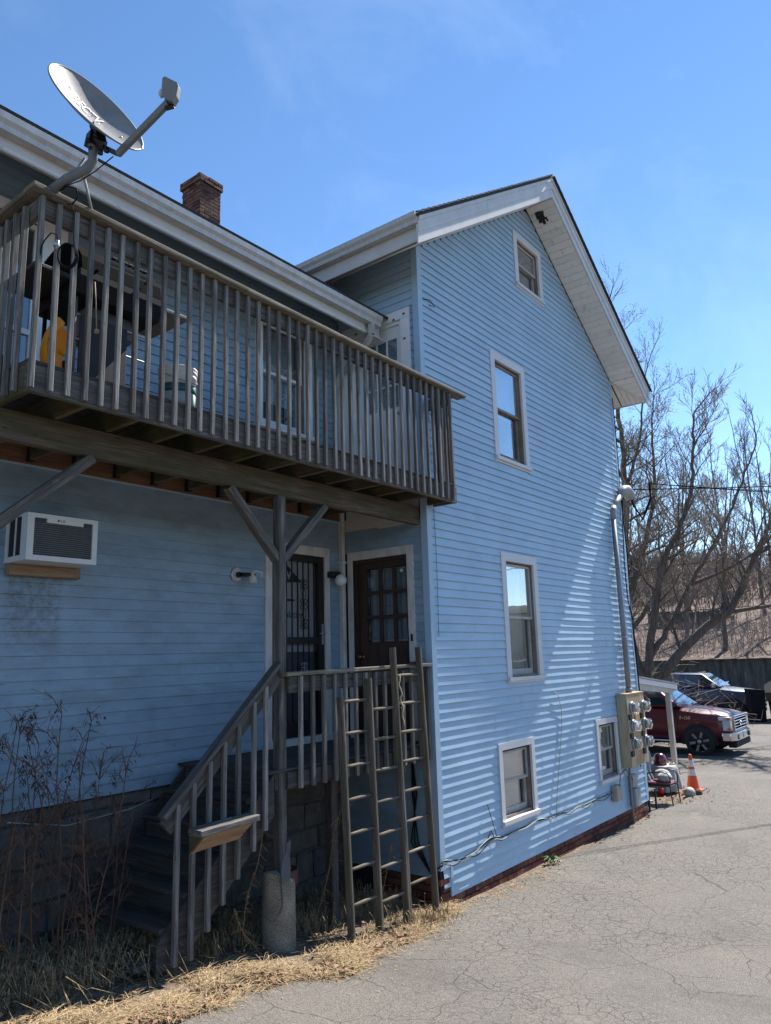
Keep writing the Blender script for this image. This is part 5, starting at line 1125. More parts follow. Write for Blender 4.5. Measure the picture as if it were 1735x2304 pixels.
MB().cbox(6.42,6.79,.0,.36,g1+.33,g1+.352,.004).build('table_top', BLACK, stb)
for x in (6.435,6.775):
    for y in (.015,.345): MB().bar((x,y,g1-.01),(x,y,g1+.329),.028,.028).build('leg', BLACK, stb)
MB().cbox(6.45,6.76,.03,.33,g1+.14,g1+.152,.003).build('shelf', flat('shelf_grey', (.2,.2,.2), .5), stb)
rc = MB().lathe([(0,0),(.05,0),(.065,.14),(.06,.14),(.046,.01),(0,.01)], (8.25,.42,gz(8.25)+.0), 18).build('red_cup', flat('plastic_red', (.4,.01,.012), .4)); tag(rc, 'small red plastic cup on the ground behind the patio chair', 'cup')
g2 = gz(9.1); cone = thing('traffic_cone', 'orange traffic cone with two white bands beside the draped table', 'cone', (9.12,.06,g2))
ORG = flat('cone_orange', (.72,.085,.01), .5, var=.08); REF = flat('cone_white', (.62,.61,.6), .4, var=.12)
MB().cbox(8.95,9.29,-.11,.23,g2+.0,g2+.035,.01).build('base', ORG, cone)
cr = lambda h: .125-.1*(h/.7)
MB().lathe([(cr(.03),.036),(cr(.66),.66),(.026,.70),(.02,.705),(.015,.7)], (9.12,.06,g2), 24).build('body', ORG, cone)
for a, b in ((.30,.42),(.47,.60)): MB().lathe([(cr(a)+.003,a),(cr(b)+.003,b)], (9.12,.06,g2), 24).build('reflective_band', REF, cone)
def rock(c, r3, seed, mat, label):
    m = MB(); lump(m, c, r3, seed, 12); tag(m.build('rock', mat), label, 'rock')
rock((8.5,-.05,gz(8.5)+.06), (.13,.1,.1), 9, M('rock_pale', [(.3, (.2,.19,.17)), (.7, (.45,.44,.41))], ns=12, rough=.9, bump=.5), 'pale round rock on the ground in front of the cone')
rock((8.72,-.16,gz(8.7)+.04), (.1,.06,.07), 12, M('rock_brown', [(.3, (.06,.035,.028)), (.7, (.12,.07,.055))], ns=12, rough=.9, bump=.5), 'dark brown stone on the ground beside the pale rock')
# ------------------------------------------------------------------ vehicles
CARGL = flat('vehicle_glass', (.02,.03,.032), .03, var=.02, spec=.9, coat=1.)
CHROME = M('chrome', [(.3, (.55,.55,.55)), (.7, (.68,.68,.68))], ns=3, rough=.12, metal=1)
TYRE = flat('tyre', (.018,.018,.018), .8); LENS = flat('lamp_lens', (.55,.56,.57), .12, var=.2, spec=.8, coat=.5); AMB = flat('lamp_amber', (.6,.2,.02), .3)
SPOKE = M('spoke_alloy', [(.3, (.22,.22,.22)), (.7, (.34,.34,.34))], ns=6, rough=.35, metal=.8); UNDER = flat('underbody', (.012,.012,.012), .8)
def pickup(label, org, paint, name='pickup_truck', chrome=True, lights=False):
    T = thing(name, label, 'pickup truck', org, None); MT_ = Matrix(((0,1,0,org[0]),(-1,0,0,org[1]),(0,0,1,org[2]),(0,0,0,1)))
    def put(m, nm, mat, par=None, bev=0, seg=2):
        m.v = [tuple(MT_ @ Vector(v)) for v in m.v]; o = m.build(nm, mat, par or T)
        if bev: b = o.modifiers.new('bevel', 'BEVEL'); b.width = bev; b.segments = seg; b.limit_method = 'ANGLE'; b.angle_limit = R(35); o.data.polygons.foreach_set('use_smooth', [True]*len(o.data.polygons)); o.data.set_sharp_from_angle(angle=R(50))
        return o
    def arch(c, r_, z0): return [(c+r_*math.cos(a), z0+r_*math.sin(a)) for a in [math.pi*i/10 for i in range(11)]]
    ST = [(.875,.80,.66,.97),(.865,.84,.56,1.04),(.80,.92,.5,1.095),(.5,.97,.46,1.165),(0,.985,.44,1.225),(-.5,.985,.44,1.285),(-.75,.985,.44,1.30),(-3.04,.985,.44,1.31),(-3.1,.985,.44,1.345),(-4.88,.985,.48,1.345),(-4.93,.95,.55,1.32)]
    m = MB(); vs = []; PN = 15
    for x, w, zb, zt_ in ST:
        h = [(0,zb),(w-.09,zb),(w-.015,zb+.1),(w,.78),(w-.012,zt_-.2),(w-.055,zt_-.07),(w-.2,zt_-.008),(0,zt_+.035)]
        vs += [(x, a, b) for a, b in h]+[(x, -a, b) for a, b in h[-2:0:-1]]
    PN = 14
    m.add(vs, [(i*PN+k, i*PN+(k+1)%PN, (i+1)*PN+(k+1)%PN, (i+1)*PN+k) for i in range(len(ST)-1) for k in range(PN)]+[tuple(range(PN))[::-1], tuple(range((len(ST)-1)*PN, len(ST)*PN))], True); body = put(m, 'body', paint); body.data.set_sharp_from_angle(angle=R(48))
    # cab
    B = [(-.42,-.9,1.29),(-.42,.9,1.29),(-3.06,.9,1.29),(-3.06,-.9,1.29)]; U = [(-1.22,-.7,1.86),(-1.22,.7,1.86),(-2.92,.7,1.88),(-2.92,-.7,1.88)]
    m = MB(); m.add(B+U, [(3,2,1,0),(4,5,6,7),(0,1,5,4),(1,2,6,5),(2,3,7,6),(3,0,4,7)]); put(m, 'cab', paint, bev=.07, seg=3)
    def onq(q, u, v, off):
        a, b, c, d = [Vector(x) for x in q]; p_ = (a*(1-u)+b*u)*(1-v)+(d*(1-u)+c*u)*v; n_ = (b-a).cross(d-a).normalized(); return p_+n_*off
    def glassp(q, u0, u1, v0, v1, nm, mat=CARGL, o1=.006):
        m = MB(); P_ = [(u0,v0),(u1,v0),(u1,v1),(u0,v1)]; m.add([onq(q,a,b,o1) for a, b in P_]+[onq(q,a,b,-.02) for a, b in P_], [(0,1,2,3),(0,4,5,1),(1,5,6,2),(2,6,7,3),(3,7,4,0)]); return put(m, nm, mat)
    glassp((B[0],B[1],U[1],U[0]), .07, .93, .06, .93, 'windshield')
    for s, q in ((-1,(B[3],B[0],U[0],U[3])), (1,(B[1],B[2],U[2],U[1]))):
        f = (lambda a, b: (a, b)) if s < 0 else (lambda a, b: (1-b, 1-a))
        for a, b in ((.06,.47),(.51,.90)): glassp(q, *f(a, b), .1, .86, 'side_window')
        for xx in (-1.62,-2.72):
            m = MB(); m.cbox(xx-.09, xx+.09, s*.985-.02, s*.985+.025, 1.12, 1.15, .006); put(m, 'door_handle', CHROME if chrome else UNDER)
        m = MB(); m.box(-.56, -.55, s*.9795-.008, s*.9795+.008, .5, 1.26); m.box(-1.78, -1.77, s*.9795-.008, s*.9795+.008, .5, 1.26); put(m, 'door_gap', UNDER)
        m = MB(); m.cbox(-.74, -.6, s*1.13-.12, s*1.13+.12, 1.27, 1.47, .03); m.bar((-.68, s*.95, 1.3), (-.68, s*1.05, 1.34), .05, .04); put(m, 'mirror', UNDER if chrome else CHROME)
        m = MB(); m.cbox(-3.0, -.62, s*.96-.07, s*.96+.07, .36, .41, .015); put(m, 'running_board', CHROME if chrome else UNDER)
        # headlight: C-shaped lamp wrapping the corner
        m = MB(); m.cbox(.56, .862, s*.845-.15, s*.845+.15, .965, 1.06, .012); m.cbox(.66, .868, s*.85-.145, s*.85+.145, .70, .9645, .012); put(m, 'headlight', LENS)
        m = MB(); m.cbox(.78, .872, s*.95-.055, s*.95+.055, .985, 1.045, .005); put(m, 'turn_signal', AMB); m = MB(); m.cbox(.78, .874, s*.95-.055, s*.95+.055, .715, .775, .005); put(m, 'turn_signal', AMB)
        m = MB(); m.cbox(.9, .965, s*.62-.09, s*.62+.09, .46, .58, .01); put(m, 'fog_light', UNDER)
        m = MB(); m.lathe([(0,.0),(.035,0),(.03,.01),(0,.012)], (0,0,0), 12); m.v = [(.966+z, s*.62+x, .52+y) for x, y, z in m.v]; put(m, 'fog_lamp', LENS)
    for wx in (0, -3.68):
        for s in (-1, 1):
            c = (wx, s*.89, .385); w = put(MB().lathe([(.27,-.12),(.36,-.125),(.385,-.1),(.387,0),(.385,.1),(.36,.125),(.27,.12)], c, 36, 'Y'), 'wheel', TYRE)
            put(MB().lathe([(.27,-.115),(.275,.0),(.27,.115)], c, 30, 'Y'), 'rim', CHROME if chrome else METAL, w)
            put(MB().lathe([(0,s*.03),(.26,s*.03),(.26,s*.02),(0,s*.02)], c, 24, 'Y'), 'brake_disc', UNDER, w)
            for k in range(6):
                a = k*math.pi/3+.2; m = MB(); y = c[1]+s*.105
                dx, dz = math.cos(a), math.sin(a); m.add([(c[0]+dx*q-dz*h, y-s*(.012 if q < .1 else 0), c[2]+dz*q+dx*h) for q, h in ((.04,.025),(.265,.036),(.265,-.036),(.04,-.025))]+[(c[0]+dx*q-dz*h, y-s*.04, c[2]+dz*q+dx*h) for q, h in ((.04,.025),(.265,.036),(.265,-.036),(.04,-.025))], [(0,1,2,3),(7,6,5,4),(0,4,5,1),(2,6,7,3)]); put(m, 'spoke', SPOKE, w)
            put(MB().lathe([(0,s*.115),(.05,s*.112),(.06,s*.09),(.06,s*.06)], c, 16, 'Y'), 'hub_cap', METAL, w)
            m = MB(); AR = [(wx+.475*math.cos(math.pi*i/16), .40+.475*math.sin(math.pi*i/16)) for i in range(17)]+[(wx-.475,.3),(wx+.475,.3)]
            m.extrude(AR, s*.75, s*.9865, lambda u, v, t: (u, t, v)); put(m, 'wheel_well', UNDER)
    # grille and bumper
    m = MB(); m.cbox(.80,.875,-.68,.68,.66,1.07,.02); put(m, 'grille_back', UNDER)
    m = MB()
    for y in (-.68,.64): m.cbox(.82,.905,y,y+.04,.65,1.08,.012)
    m.cbox(.82,.905,-.64,.64,1.04,1.08,.012); put(m, 'grille_frame', CHROME)
    for k in range(5): m = MB(); m.cbox(.86,.9,-.64,.64,.69+k*.075,.722+k*.075,.008); put(m, 'grille_bar', CHROME)
    m = MB(); m.lathe([(0,0),(.075,0),(.07,.02),(0,.028)], (0,0,0), 20); m.v = [(.9+z, y*2.0, .85+x*.9) for x, y, z in m.v]; put(m, 'emblem', CHROME)
    m = MB(); m.lathe([(0,0),(.062,0),(.0,.004)], (0,0,0), 20); m.v = [(.927+z, y*2.0, .85+x*.85) for x, y, z in m.v]; put(m, 'emblem_field', flat('emblem_blue', (.01,.03,.14), .2) if 'emblem_blue' not in MATS else MATS['emblem_blue'])
    m = MB(); m.add([(.93,-.98,.42),(.93,.98,.42),(.96,.5,.42),(.96,-.5,.42)], [(0,1,2,3)])
    m = MB(); m.extrude([(.62,-1.0),(.84,-.98),(.95,-.72),(.965,0),(.95,.72),(.84,.98),(.62,1.0),(.6,.9),(.6,-.9)], .42, .64, lambda u, v, t: (u, v, t)); put(m, 'bumper', CHROME, bev=.02)
    m = MB(); m.cbox(.7,.93,-.8,.8,.24,.419,.03); put(m, 'air_dam', UNDER)
    m = MB(); m.cbox(.962,.975,-.16,.16,.47,.63,.004); put(m, 'licence_plate', flat('plate_pale', (.5,.56,.62), .4) if 'plate_pale' not in MATS else MATS['plate_pale'])
    m = MB(); m.box(-4.86,-3.1,-.85,.85,1.2,1.3); put(m, 'bed_cover', UNDER)
    m = MB(); m.cbox(-5.06,-4.93,-.95,.95,.5,.7,.03); put(m, 'rear_bumper', CHROME)
    m = MB(); m.box(-4.7,.5,-.8,.8,.3,.45); put(m, 'chassis', UNDER)
    if lights:
        for k in range(5): m = MB(); m.lathe([(0,.045),(.035,.03),(.045,0),(0,0)], (-1.4,-.5+k*.25,1.885), 10); put(m, 'roof_lamp', AMB if k % 2 == 0 else LENS)
        text('badge', 'F', CHROME, T, .12, MT_ @ Vector((.02,-.99,1.02)), (0,-1,0), (0,0,1), ext=.004)
    else:
        text('badge', 'F-150', CHROME, T, .13, MT_ @ Vector((-.33,-.992,1.02)), (0,-1,0), (0,0,1), ext=.005, weight=.003)
        for s in (-1, 1):
            m = MB(); m.bar((-.46,s*.2,1.335), (-.52,s*.7-.1,1.36), .02, .015); put(m, 'wiper', UNDER)
    return T
MAROON = flat('paint_maroon', (.10,.006,.014), .35, var=.03, coat=.45, spec=.5); NAVY = flat('paint_navy', (.014,.024,.07), .35, var=.05, coat=.5)
pickup('maroon pickup truck with chrome grille and bumper parked beyond the house', (16.28,1.64,gz(16)-.0), MAROON)
pickup('dark blue pickup truck with roof lamps parked behind the maroon truck', (28.3,3.6,gz(28)), NAVY, chrome=False, lights=True)
# ------------------------------------------------------------------ dumpster, retaining wall, hill
DUMP = M('dumpster_brown', [(.3, (.045,.032,.025)), (.7, (.085,.062,.05))], ns=4, rough=.9, spec=.1); DUMPB = flat('dumpster_black', (.012,.012,.014), .9, var=.3, spec=.1)
gd = gz(27); dm = thing('dumpster', 'dark brown steel dumpster with black lid at the right edge', 'dumpster', (27.6,1.6,gd))
DY = -.62
m = MB(); m.add([(26.5,2.6,gd+.05),(28.2,3.0,gd+.05),(28.2,.6,gd+.05),(26.9,.2,gd+.05),(26.3,2.7,gd+1.15),(28.3,3.1,gd+1.35),(28.3,.5,gd+1.35),(26.7,.1,gd+1.15)], [(3,2,1,0),(0,1,5,4),(1,2,6,5),(2,3,7,6),(3,0,4,7)]); m.v = [(a,b+DY,c) for a,b,c in m.v]; m.build('bin', DUMP, dm)
m = MB(); m.add([(26.28,2.75,gd+1.15),(28.35,3.15,gd+1.36),(28.35,.45,gd+1.36),(26.68,.05,gd+1.15),(27.0,2.5,gd+1.42),(28.2,2.7,gd+1.62),(28.2,.8,gd+1.62),(27.2,.5,gd+1.42)], [(0,1,5,4),(1,2,6,5),(2,3,7,6),(3,0,4,7),(4,5,6,7)]); m.v = [(a,b+DY,c) for a,b,c in m.v]; m.build('lid', DUMPB, dm)
m = MB(); m.bar((26.34,2.65,gd+.7), (26.64,.2,gd+.7), .1, .12); m.v = [(a,b+DY,c) for a,b,c in m.v]; m.build('side_rail', DUMPB, dm)
for y in (2.2+DY,.9+DY): MB().cbox(26.33,26.6,y-.15,y+.15,gd+.3,gd+.6,.02).build('fork_pocket', DUMPB, dm)
m = MB(); m.extrude([(0,0),(.75,0),(.85,1.25),(-.1,1.3)], 0, .9, lambda u, v, t: (26.05+t*.5+u*.35, 3.2+DY-u*.55+t*.3, gd+v)); tag(m.build('dumpster', DUMPB), 'black plastic dumpster standing left of the brown dumpster', 'dumpster')
RW = M('retaining_wall', [(.25, (.012,.012,.013)), (.45, (.05,.048,.046)), (.62, (.11,.108,.1)), (.8, (.3,.3,.29))], scale=(2.2,2.2,.35), ns=1.6, detail=9, nrough=.7, rough=.95)
m = MB(); wp = [(36.0,22),(38.2,14),(39.6,9),(41.0,5.5),(42.8,1.5),(46,-6)]
for (a, b), (c, d) in zip(wp, wp[1:]):
    n_ = Vector((d-b, -(c-a), 0)).normalized()*-.4
    m.add([(a,b,-.8),(c,d,-.8),(c,d,2.02),(a,b,2.02),(a-n_.x,b-n_.y,2.02),(c-n_.x,d-n_.y,2.02)], [(0,1,2,3),(3,2,5,4)])
tag(m.build('retaining_wall', RW), 'dark stained concrete retaining wall below the leaf-covered hillside', 'wall')
LEAFH = M('leaf_litter', [(.25, (.02,.013,.009)), (.42, (.07,.045,.033)), (.56, (.135,.09,.068)), (.72, (.3,.225,.175))], ns=5.5, detail=12, nrough=.82, rough=.95, bump=1., bs=6)
def hz(d):   # height against distance behind the wall
    return 2.0+.05*min(d,4)+(.17*max(0,d-2) if d < 30 else .17*28+.2*(d-30) if d < 62 else .17*28+.2*32+.01*(d-62))
m = MB(); cols = []
fan = [(a*4.0-30) for a in range(24)]
ds = [0,1,2,3,5,7,9,12,15,18,22,26,30,35,40,46,52,60,75,110]
P0 = [Vector((36.4-8*.28,30,0)), Vector((36.4,22,0)), Vector((38.6,14,0)), Vector((40.0,9,0)), Vector((41.4,5.5,0)), Vector((43.2,1.5,0)), Vector((46.4,-6,0)), Vector((52,-18,0)), Vector((60,-34,0))]
path = []
for a, b in zip(P0, P0[1:]):
    for k in range(6): path.append(a+(b-a)*k/6)
nrm = Vector((.94,.33,0))
vs = []
for q in path:
    for d_ in ds:
        p_ = q+nrm*d_; vs.append((p_.x, p_.y, hz(d_)+.5*noise.noise(p_*.12)*min(1,d_/6)+.12*noise.noise(p_*.7)*min(1,d_/2)))
K = len(ds); m.add(vs, [(i*K+j, (i+1)*K+j, (i+1)*K+j+1, i*K+j+1) for i in range(len(path)-1) for j in range(K-1)], True)
hill = m.build('hillside', LEAFH); tag(hill, 'hillside covered in brown leaf litter behind the retaining wall', 'hillside', kind='structure')
def hill_at(i, d_): q = path[i]; p_ = q+nrm*d_; return Vector((p_.x, p_.y, hz(d_)+.5*noise.noise(p_*.12)*min(1,d_/6)))
# distant wooded ridge behind the camera side (it shows in the window panes)
m = MB(); vs = []; n = 80
for i in range(n+1):
    a = -math.pi*.98*i/n+.0; 
    for rr_, h in ((95,-2),(105,9+4*noise.noise(Vector((i*.3,0,0)))),(118,13+5*noise.noise(Vector((i*.21,3,0)))),(150,11)):
        vs.append((rr_*math.cos(a)*1.2, rr_*math.sin(a)-6, h+1.3*noise.noise(Vector((i*1.9,rr_,0)))))
m.add(vs, [(i*4+j,(i+1)*4+j,(i+1)*4+j+1,i*4+j+1) for i in range(n) for j in range(3)], True)
tag(m.build('wooded_ridge', M('ridge_woods', [(.3, (.035,.035,.028)), (.7, (.1,.095,.075))], ns=.6, detail=10, nrough=.8, rough=1)), 'low wooded ridge across the street', 'ridge', kind='structure')
m = MB()
for k in range(46):
    p_ = hill_at(18+k//4, 14+.25*(k % 4)*0)+Vector((0,0,0)); q = path[16]+(path[24]-path[16])*(k/46)+nrm*15; z_ = hz(15)+.5*noise.noise(q*.12)
    m.bar((q.x,q.y,z_-.2), (q.x,q.y,z_+1.25+.06*math.sin(k*1.7)), .13, .03)
fn = m.build('fence_pickets', WDARK); fe = fn; fe.name = 'picket_fence'; tag(fe, 'grey picket fence halfway up the leaf-covered hillside', 'fence')
# ------------------------------------------------------------------ bare trees
BARK = M('bark', [(.25, (.045,.034,.027)), (.5, (.11,.087,.07)), (.75, (.19,.158,.132))], scale=(6,6,1), ns=3, detail=9, rough=.95, bump=.8)
BARKG = M('bark_grey', [(.25, (.05,.042,.036)), (.5, (.11,.096,.082)), (.75, (.18,.16,.14))], scale=(5,5,1), ns=3, detail=8, rough=.95)
TWIG = M('twig', [(.3, (.15,.115,.09)), (.7, (.3,.245,.2))], ns=2, rough=.9)
TWIGG = M('twig_greybrown', [(.3, (.15,.112,.095)), (.7, (.29,.23,.2))], ns=1, rough=.9)
BUD = M('bud_leaf', [(.3, (.09,.085,.012)), (.7, (.2,.18,.03))], ns=3, rough=.8)
def curve(pts, n):
    """smooth path through the given points"""
    pts = [Vector(p) for p in pts]; out = []
    for i in range(len(pts)-1):
        a, b, c, d = pts[max(i-1,0)], pts[i], pts[i+1], pts[min(i+2,len(pts)-1)]
        for k in range(n):
            t = k/n; out.append(.5*((2*b)+(-a+c)*t+(2*a-5*b+4*c-d)*t*t+(-a+3*b-3*c+d)*t**3))
    return out+[pts[-1]]
def branch(mb, rr, p, d, L, r, lvl, maxl, ends, up=.25, spread=.8, kids=(7,6,4,3), rmin=.006, crook=.22):
    n = max(3, min(9, int(L/.22))); pts = [p]; q = p.copy(); dd = d.normalized()
    for i in range(n):
        dd = (dd+Vector((rr.gauss(0,crook), rr.gauss(0,crook), rr.gauss(0,crook)+up*.3))*.55).normalized(); q = q+dd*(L/n); pts.append(q)
    rs = [max(rmin, r*(1-.75*i/n)) for i in range(n+1)]
    mb[min(lvl, len(mb)-1)].tube(pts, rs, 5 if lvl == 0 else (4 if r > .02 else 3), cap=False, smooth=r > .02)
    if lvl >= maxl: ends.append(pts[-1]); return
    for k in range(kids[lvl]):
        t = .22+.78*(k+rr.random()*.8)/kids[lvl]; i = min(n-1, int(t*n)); b = pts[i]+(pts[i+1]-pts[i])*(t*n-i if t*n-i < 1 else 1); ax = (pts[i+1]-pts[i]).normalized()
        s = Vector((rr.gauss(0,1), rr.gauss(0,1), rr.gauss(0,.7))); s = (s-ax*s.dot(ax)).normalized()
        branch(mb, rr, b, ax*(1-spread*.35)+s*spread*.75+Vector((0,0,up)), L*rr.uniform(.36,.6)*(1.1-.4*t), max(rmin, rs[i]*.55), lvl+1, maxl, ends, up, spread, kids, rmin, crook)
def tree(label, base, limbs, seed, name='bare_tree', bark=BARK, twig=TWIG, per=.55, L0=2.2, maxl=2, kids=(7,5,4), buds=0, up=.3, group='bare trees beyond the house', rmin=.0065, start=.25, spread=.8):
    """limbs: list of (points, r0, r1); side branches grow from every limb"""
    rr = random.Random(seed); T = thing(name, label, 'tree', base, group); tk = MB(); bm_ = [MB(), MB()]; ends = []
    for pts, r0, r1 in limbs:
        c = curve(pts, 6); n = len(c)-1
        c = [p+Vector((rr.gauss(0,r0*.12), rr.gauss(0,r0*.12), 0)) for p in c]
        rs = [(r0+(r1-r0)*(i/n)**.8) for i in range(n+1)]; tk.tube(c, [q_*.87 for q_ in rs], 9)
        Lt = sum((c[i+1]-c[i]).length for i in range(n)); m_ = int(Lt/per)
        for k in range(m_):
            t = start+(1-start)*(k+rr.random())/m_; i = min(n-1, int(t*n)); ax = (c[i+1]-c[i]).normalized(); s = Vector((rr.gauss(0,1), rr.gauss(0,1), rr.gauss(0,.6))); s = (s-ax*s.dot(ax)).normalized()
            branch(bm_, rr, c[i], ax*.5+s*spread+Vector((0,0,up)), L0*rr.uniform(.5,1.15)*(1.15-.5*t), max(.014, rs[i]*.38), 0, maxl, ends, up, spread, kids, rmin)
        branch(bm_, rr, c[-1], c[-1]-c[-2], L0*.9, r1, 0, maxl, ends, up, .7, kids, rmin)
    tk.build('trunk', bark, T); bm_[0].build('limbs', bark, T); bm_[1].build('crown', twig, T)
    if buds:
        b = MB()
        for e in ends:
            for _ in range(buds):
                p_ = e+Vector((rr.gauss(0,.12), rr.gauss(0,.12), rr.gauss(0,.12))); u = Vector((rr.gauss(0,1),rr.gauss(0,1),rr.gauss(0,1))).normalized()*rr.uniform(.014,.03); v = u.orthogonal()*.8; b.add([p_-u,p_+v,p_+u,p_-v],[(0,1,2,3)])
        tag(b.build('buds', BUD, T), kind='stuff')
    return T
B0 = (18.8,3.9,-.35)
tree('dark leaning bare tree with forked trunk behind the maroon truck', B0, [
    ([(18.8,3.85,-.4),(18.85,3.75,1.5),(19.1,3.2,2.4),(19.67,2.1,3.53),(20.0,1.6,3.9),(20.15,1.25,4.5),(20.3,.62,5.7),(20.5,.07,6.7),(20.9,-.7,8.0),(21.2,-1.2,9.6)], .24, .05),
    ([(20.0,1.62,3.85),(20.5,1.0,3.95),(21.0,.3,4.05),(21.8,-1.0,4.3)], .10, .04),
    ([(20.3,.62,5.7),(20.6,-.2,6.2),(21.0,-1.3,7.2)], .08, .03)], 11, per=.5, L0=2.1, kids=(7,6,4))
tree('tall dark many-stemmed bare tree rising right of the house', (18.5,4.3,-.35), [
    ([(18.55,4.3,-.4),(18.5,4.0,2.0),(18.46,3.5,4.2),(18.45,3.0,5.8),(18.62,2.5,6.7),(18.66,1.95,8.25),(18.45,1.75,9.6),(18.4,1.55,10.6)], .2, .03),
    ([(18.5,3.9,2.4),(18.8,3.2,3.5),(19.1,2.5,4.8),(19.4,1.7,6.1),(19.7,.9,7.6),(19.9,.2,9.2)], .13, .03),
    ([(19.1,2.5,4.8),(19.5,1.5,5.2),(20.0,.4,5.9),(20.4,-.6,6.9)], .08, .025),
    ([(18.5,4.1,1.4),(18.3,4.4,3.6),(18.2,4.3,5.6),(18.2,4.0,7.6)], .12, .03)], 23, per=.42, L0=2.1, kids=(7,6,4), buds=0)
tree('broad budding tree with fine twigs rising behind the house roof', (22.6,6.6,-.4), [
    ([(22.6,6.6,-.5),(22.7,6.4,3),(22.7,6.0,6),(22.5,5.6,9.5),(21.9,5.4,12.5),(21.2,5.2,15.4)], .3, .05),
    ([(22.7,6.2,4),(22.9,5.3,6.5),(22.9,4.6,9),(22.6,4.3,11.5)], .18, .04),
    ([(22.7,6.0,6.2),(22.2,6.6,9),(21.4,6.9,12.5),(20.6,6.8,15.6)], .16, .04),
    ([(22.7,6.4,3),(23.2,5.2,4.6),(23.5,4.2,6.6),(23.5,3.6,8.4)], .14, .03),
    ([(22.6,5.7,9),(22.6,4.9,11),(22.2,4.4,13)], .1, .03)], 37, per=.36, L0=2.5, kids=(7,6,4), buds=3, up=.22, rmin=.0065, spread=.95)
# trees on and behind the hill
for k, (i, d_, h, sd) in enumerate(((22,4,10,1),(28,9,12,2),(19,10,13,3),(25,16,14,4),(31,6,11,5),(16,18,14,6),(29,20,15,7),(21,24,14,8),(34,15,14,9),(14,7,11,10),(26,27,13,11),(33,30,12,12))):
    b = hill_at(i, d_); rr = random.Random(100+sd); lx, ly = rr.uniform(-1.6,1.6), rr.uniform(-2,1)
    lm = [([b+Vector((0,0,-.3)), b+Vector((lx*.2,ly*.2,h*.3)), b+Vector((lx*.5,ly*.5,h*.62)), b+Vector((lx,ly,h))], .2, .04)]
    for q in range(3):
        f = .25+.17*q; s = b+Vector((lx*f*.8,ly*f*.8,h*f)); a = rr.uniform(0,6.3); lm.append(([s, s+Vector((math.cos(a)*1.4,math.sin(a)*1.6,h*.2)), s+Vector((math.cos(a)*2.4,math.sin(a)*2.8,h*.48))], .09, .03))
    wd = ['lowest','slender','spreading','tall','short','crooked','high','straight','forked','thin','twiggy','pale'][k]
    tree('thin grey bare tree standing on the leaf-covered hillside', tuple(b), lm, 200+sd, bark=BARKG, twig=TWIGG, per=.8, L0=2.4, maxl=2, kids=(5,5,3), rmin=.010, group='bare trees on the hillside')
# scrub at the foot of the trees and the far hillside woods (nobody could count these)
rr = random.Random(5); m = MB()
for k in range(3400):
    i = rr.randint(4, len(path)-8); d_ = rr.choice((rr.uniform(1,14), rr.uniform(18,62), rr.uniform(30,62))); b = hill_at(i, d_)+Vector((rr.uniform(-1,1),rr.uniform(-1,1),-.2)); h = rr.uniform(.6,1.8) if d_ < 16 else rr.uniform(1.6,3.6)
    lean = Vector((rr.gauss(0,.12),rr.gauss(0,.12),1)); p_ = b+lean*h; w = .012+.009*(d_ > 16)+.02*(d_ > 30)
    m.tube([b, b+lean*h*.5+Vector((rr.gauss(0,.06),rr.gauss(0,.06),0)), p_], [w*1.6,w,w*.5], 3, cap=False, smooth=False)
    for _ in range(5):
        t = rr.uniform(.3,.95); s = b+lean*h*t; e = s+Vector((rr.gauss(0,.3),rr.gauss(0,.3),rr.uniform(.1,.6)))*(1 if d_ < 16 else 1.9); m.tube([s,(s+e)/2+Vector((0,0,-.05)),e], [w*.8,w*.6,w*.4], 3, cap=False, smooth=False)
tag(m.build('hillside_brush', TWIGG), 'thin grey-brown brush and saplings covering the hillside', 'brush', kind='stuff')
rr = random.Random(6); m = MB(); bl = MB()
for k in range(420):
    b = Vector((rr.uniform(17.5,24),rr.uniform(3.2,9.5),-.35)); b.y += (b.x-18)*.25; h = rr.uniform(.8,2.6); p_ = b; d_ = Vector((rr.gauss(0,.3),rr.gauss(0,.3),1)); pts = [b]
    for i in range(6): d_ = (d_+Vector((rr.gauss(0,.3),rr.gauss(0,.3),-.12))).normalized(); p_ = p_+d_*h/4; pts.append(p_)
    m.tube(pts, [.014-.0014*i for i in range(7)], 3, cap=False, smooth=False)
    for _ in range(5):
        s = pts[rr.randint(2,6)]; e = s+Vector((rr.gauss(0,.35),rr.gauss(0,.35),rr.gauss(.1,.3))); m.tube([s,e], [.007,.004], 3, cap=False, smooth=False)
    if k % 3 == 0:
        for _ in range(14):
            s = pts[rr.randint(1,6)]+Vector((rr.gauss(0,.1),rr.gauss(0,.1),rr.gauss(0,.1))); u = Vector((rr.gauss(0,1),rr.gauss(0,1),rr.gauss(0,1))).normalized()*.03; v = u.orthogonal()*.7; bl.add([s-u,s+v,s+u,s-v],[(0,1,2,3)])
tag(m.build('thicket', TWIG), 'tangled bare thicket at the foot of the dark trees', 'brush', kind='stuff')
tag(bl.build('thicket_leaves', BUD), 'small yellow-green leaves in the thicket below the trees', 'leaves', kind='stuff')
# street lines seen through the trees
for k, (a, b, s, lab) in enumerate((((24,16,6.3),(21.5,-22,7.6),.35,'upper pale street cable crossing in front of the trees'),((24,16,5.95),(21.5,-22,7.0),.4,'middle black street cable crossing in front of the trees'),((26,16,4.3),(23.5,-22,4.9),.3,'lowest black street cable crossing in front of the trees'))):
    m = MB(); m.tube(sag(a, b, s, 20), .016, 5, cap=False); tag(m.build('street_cable', METAL if k == 0 else CAB), lab, 'cable', 'street cables')
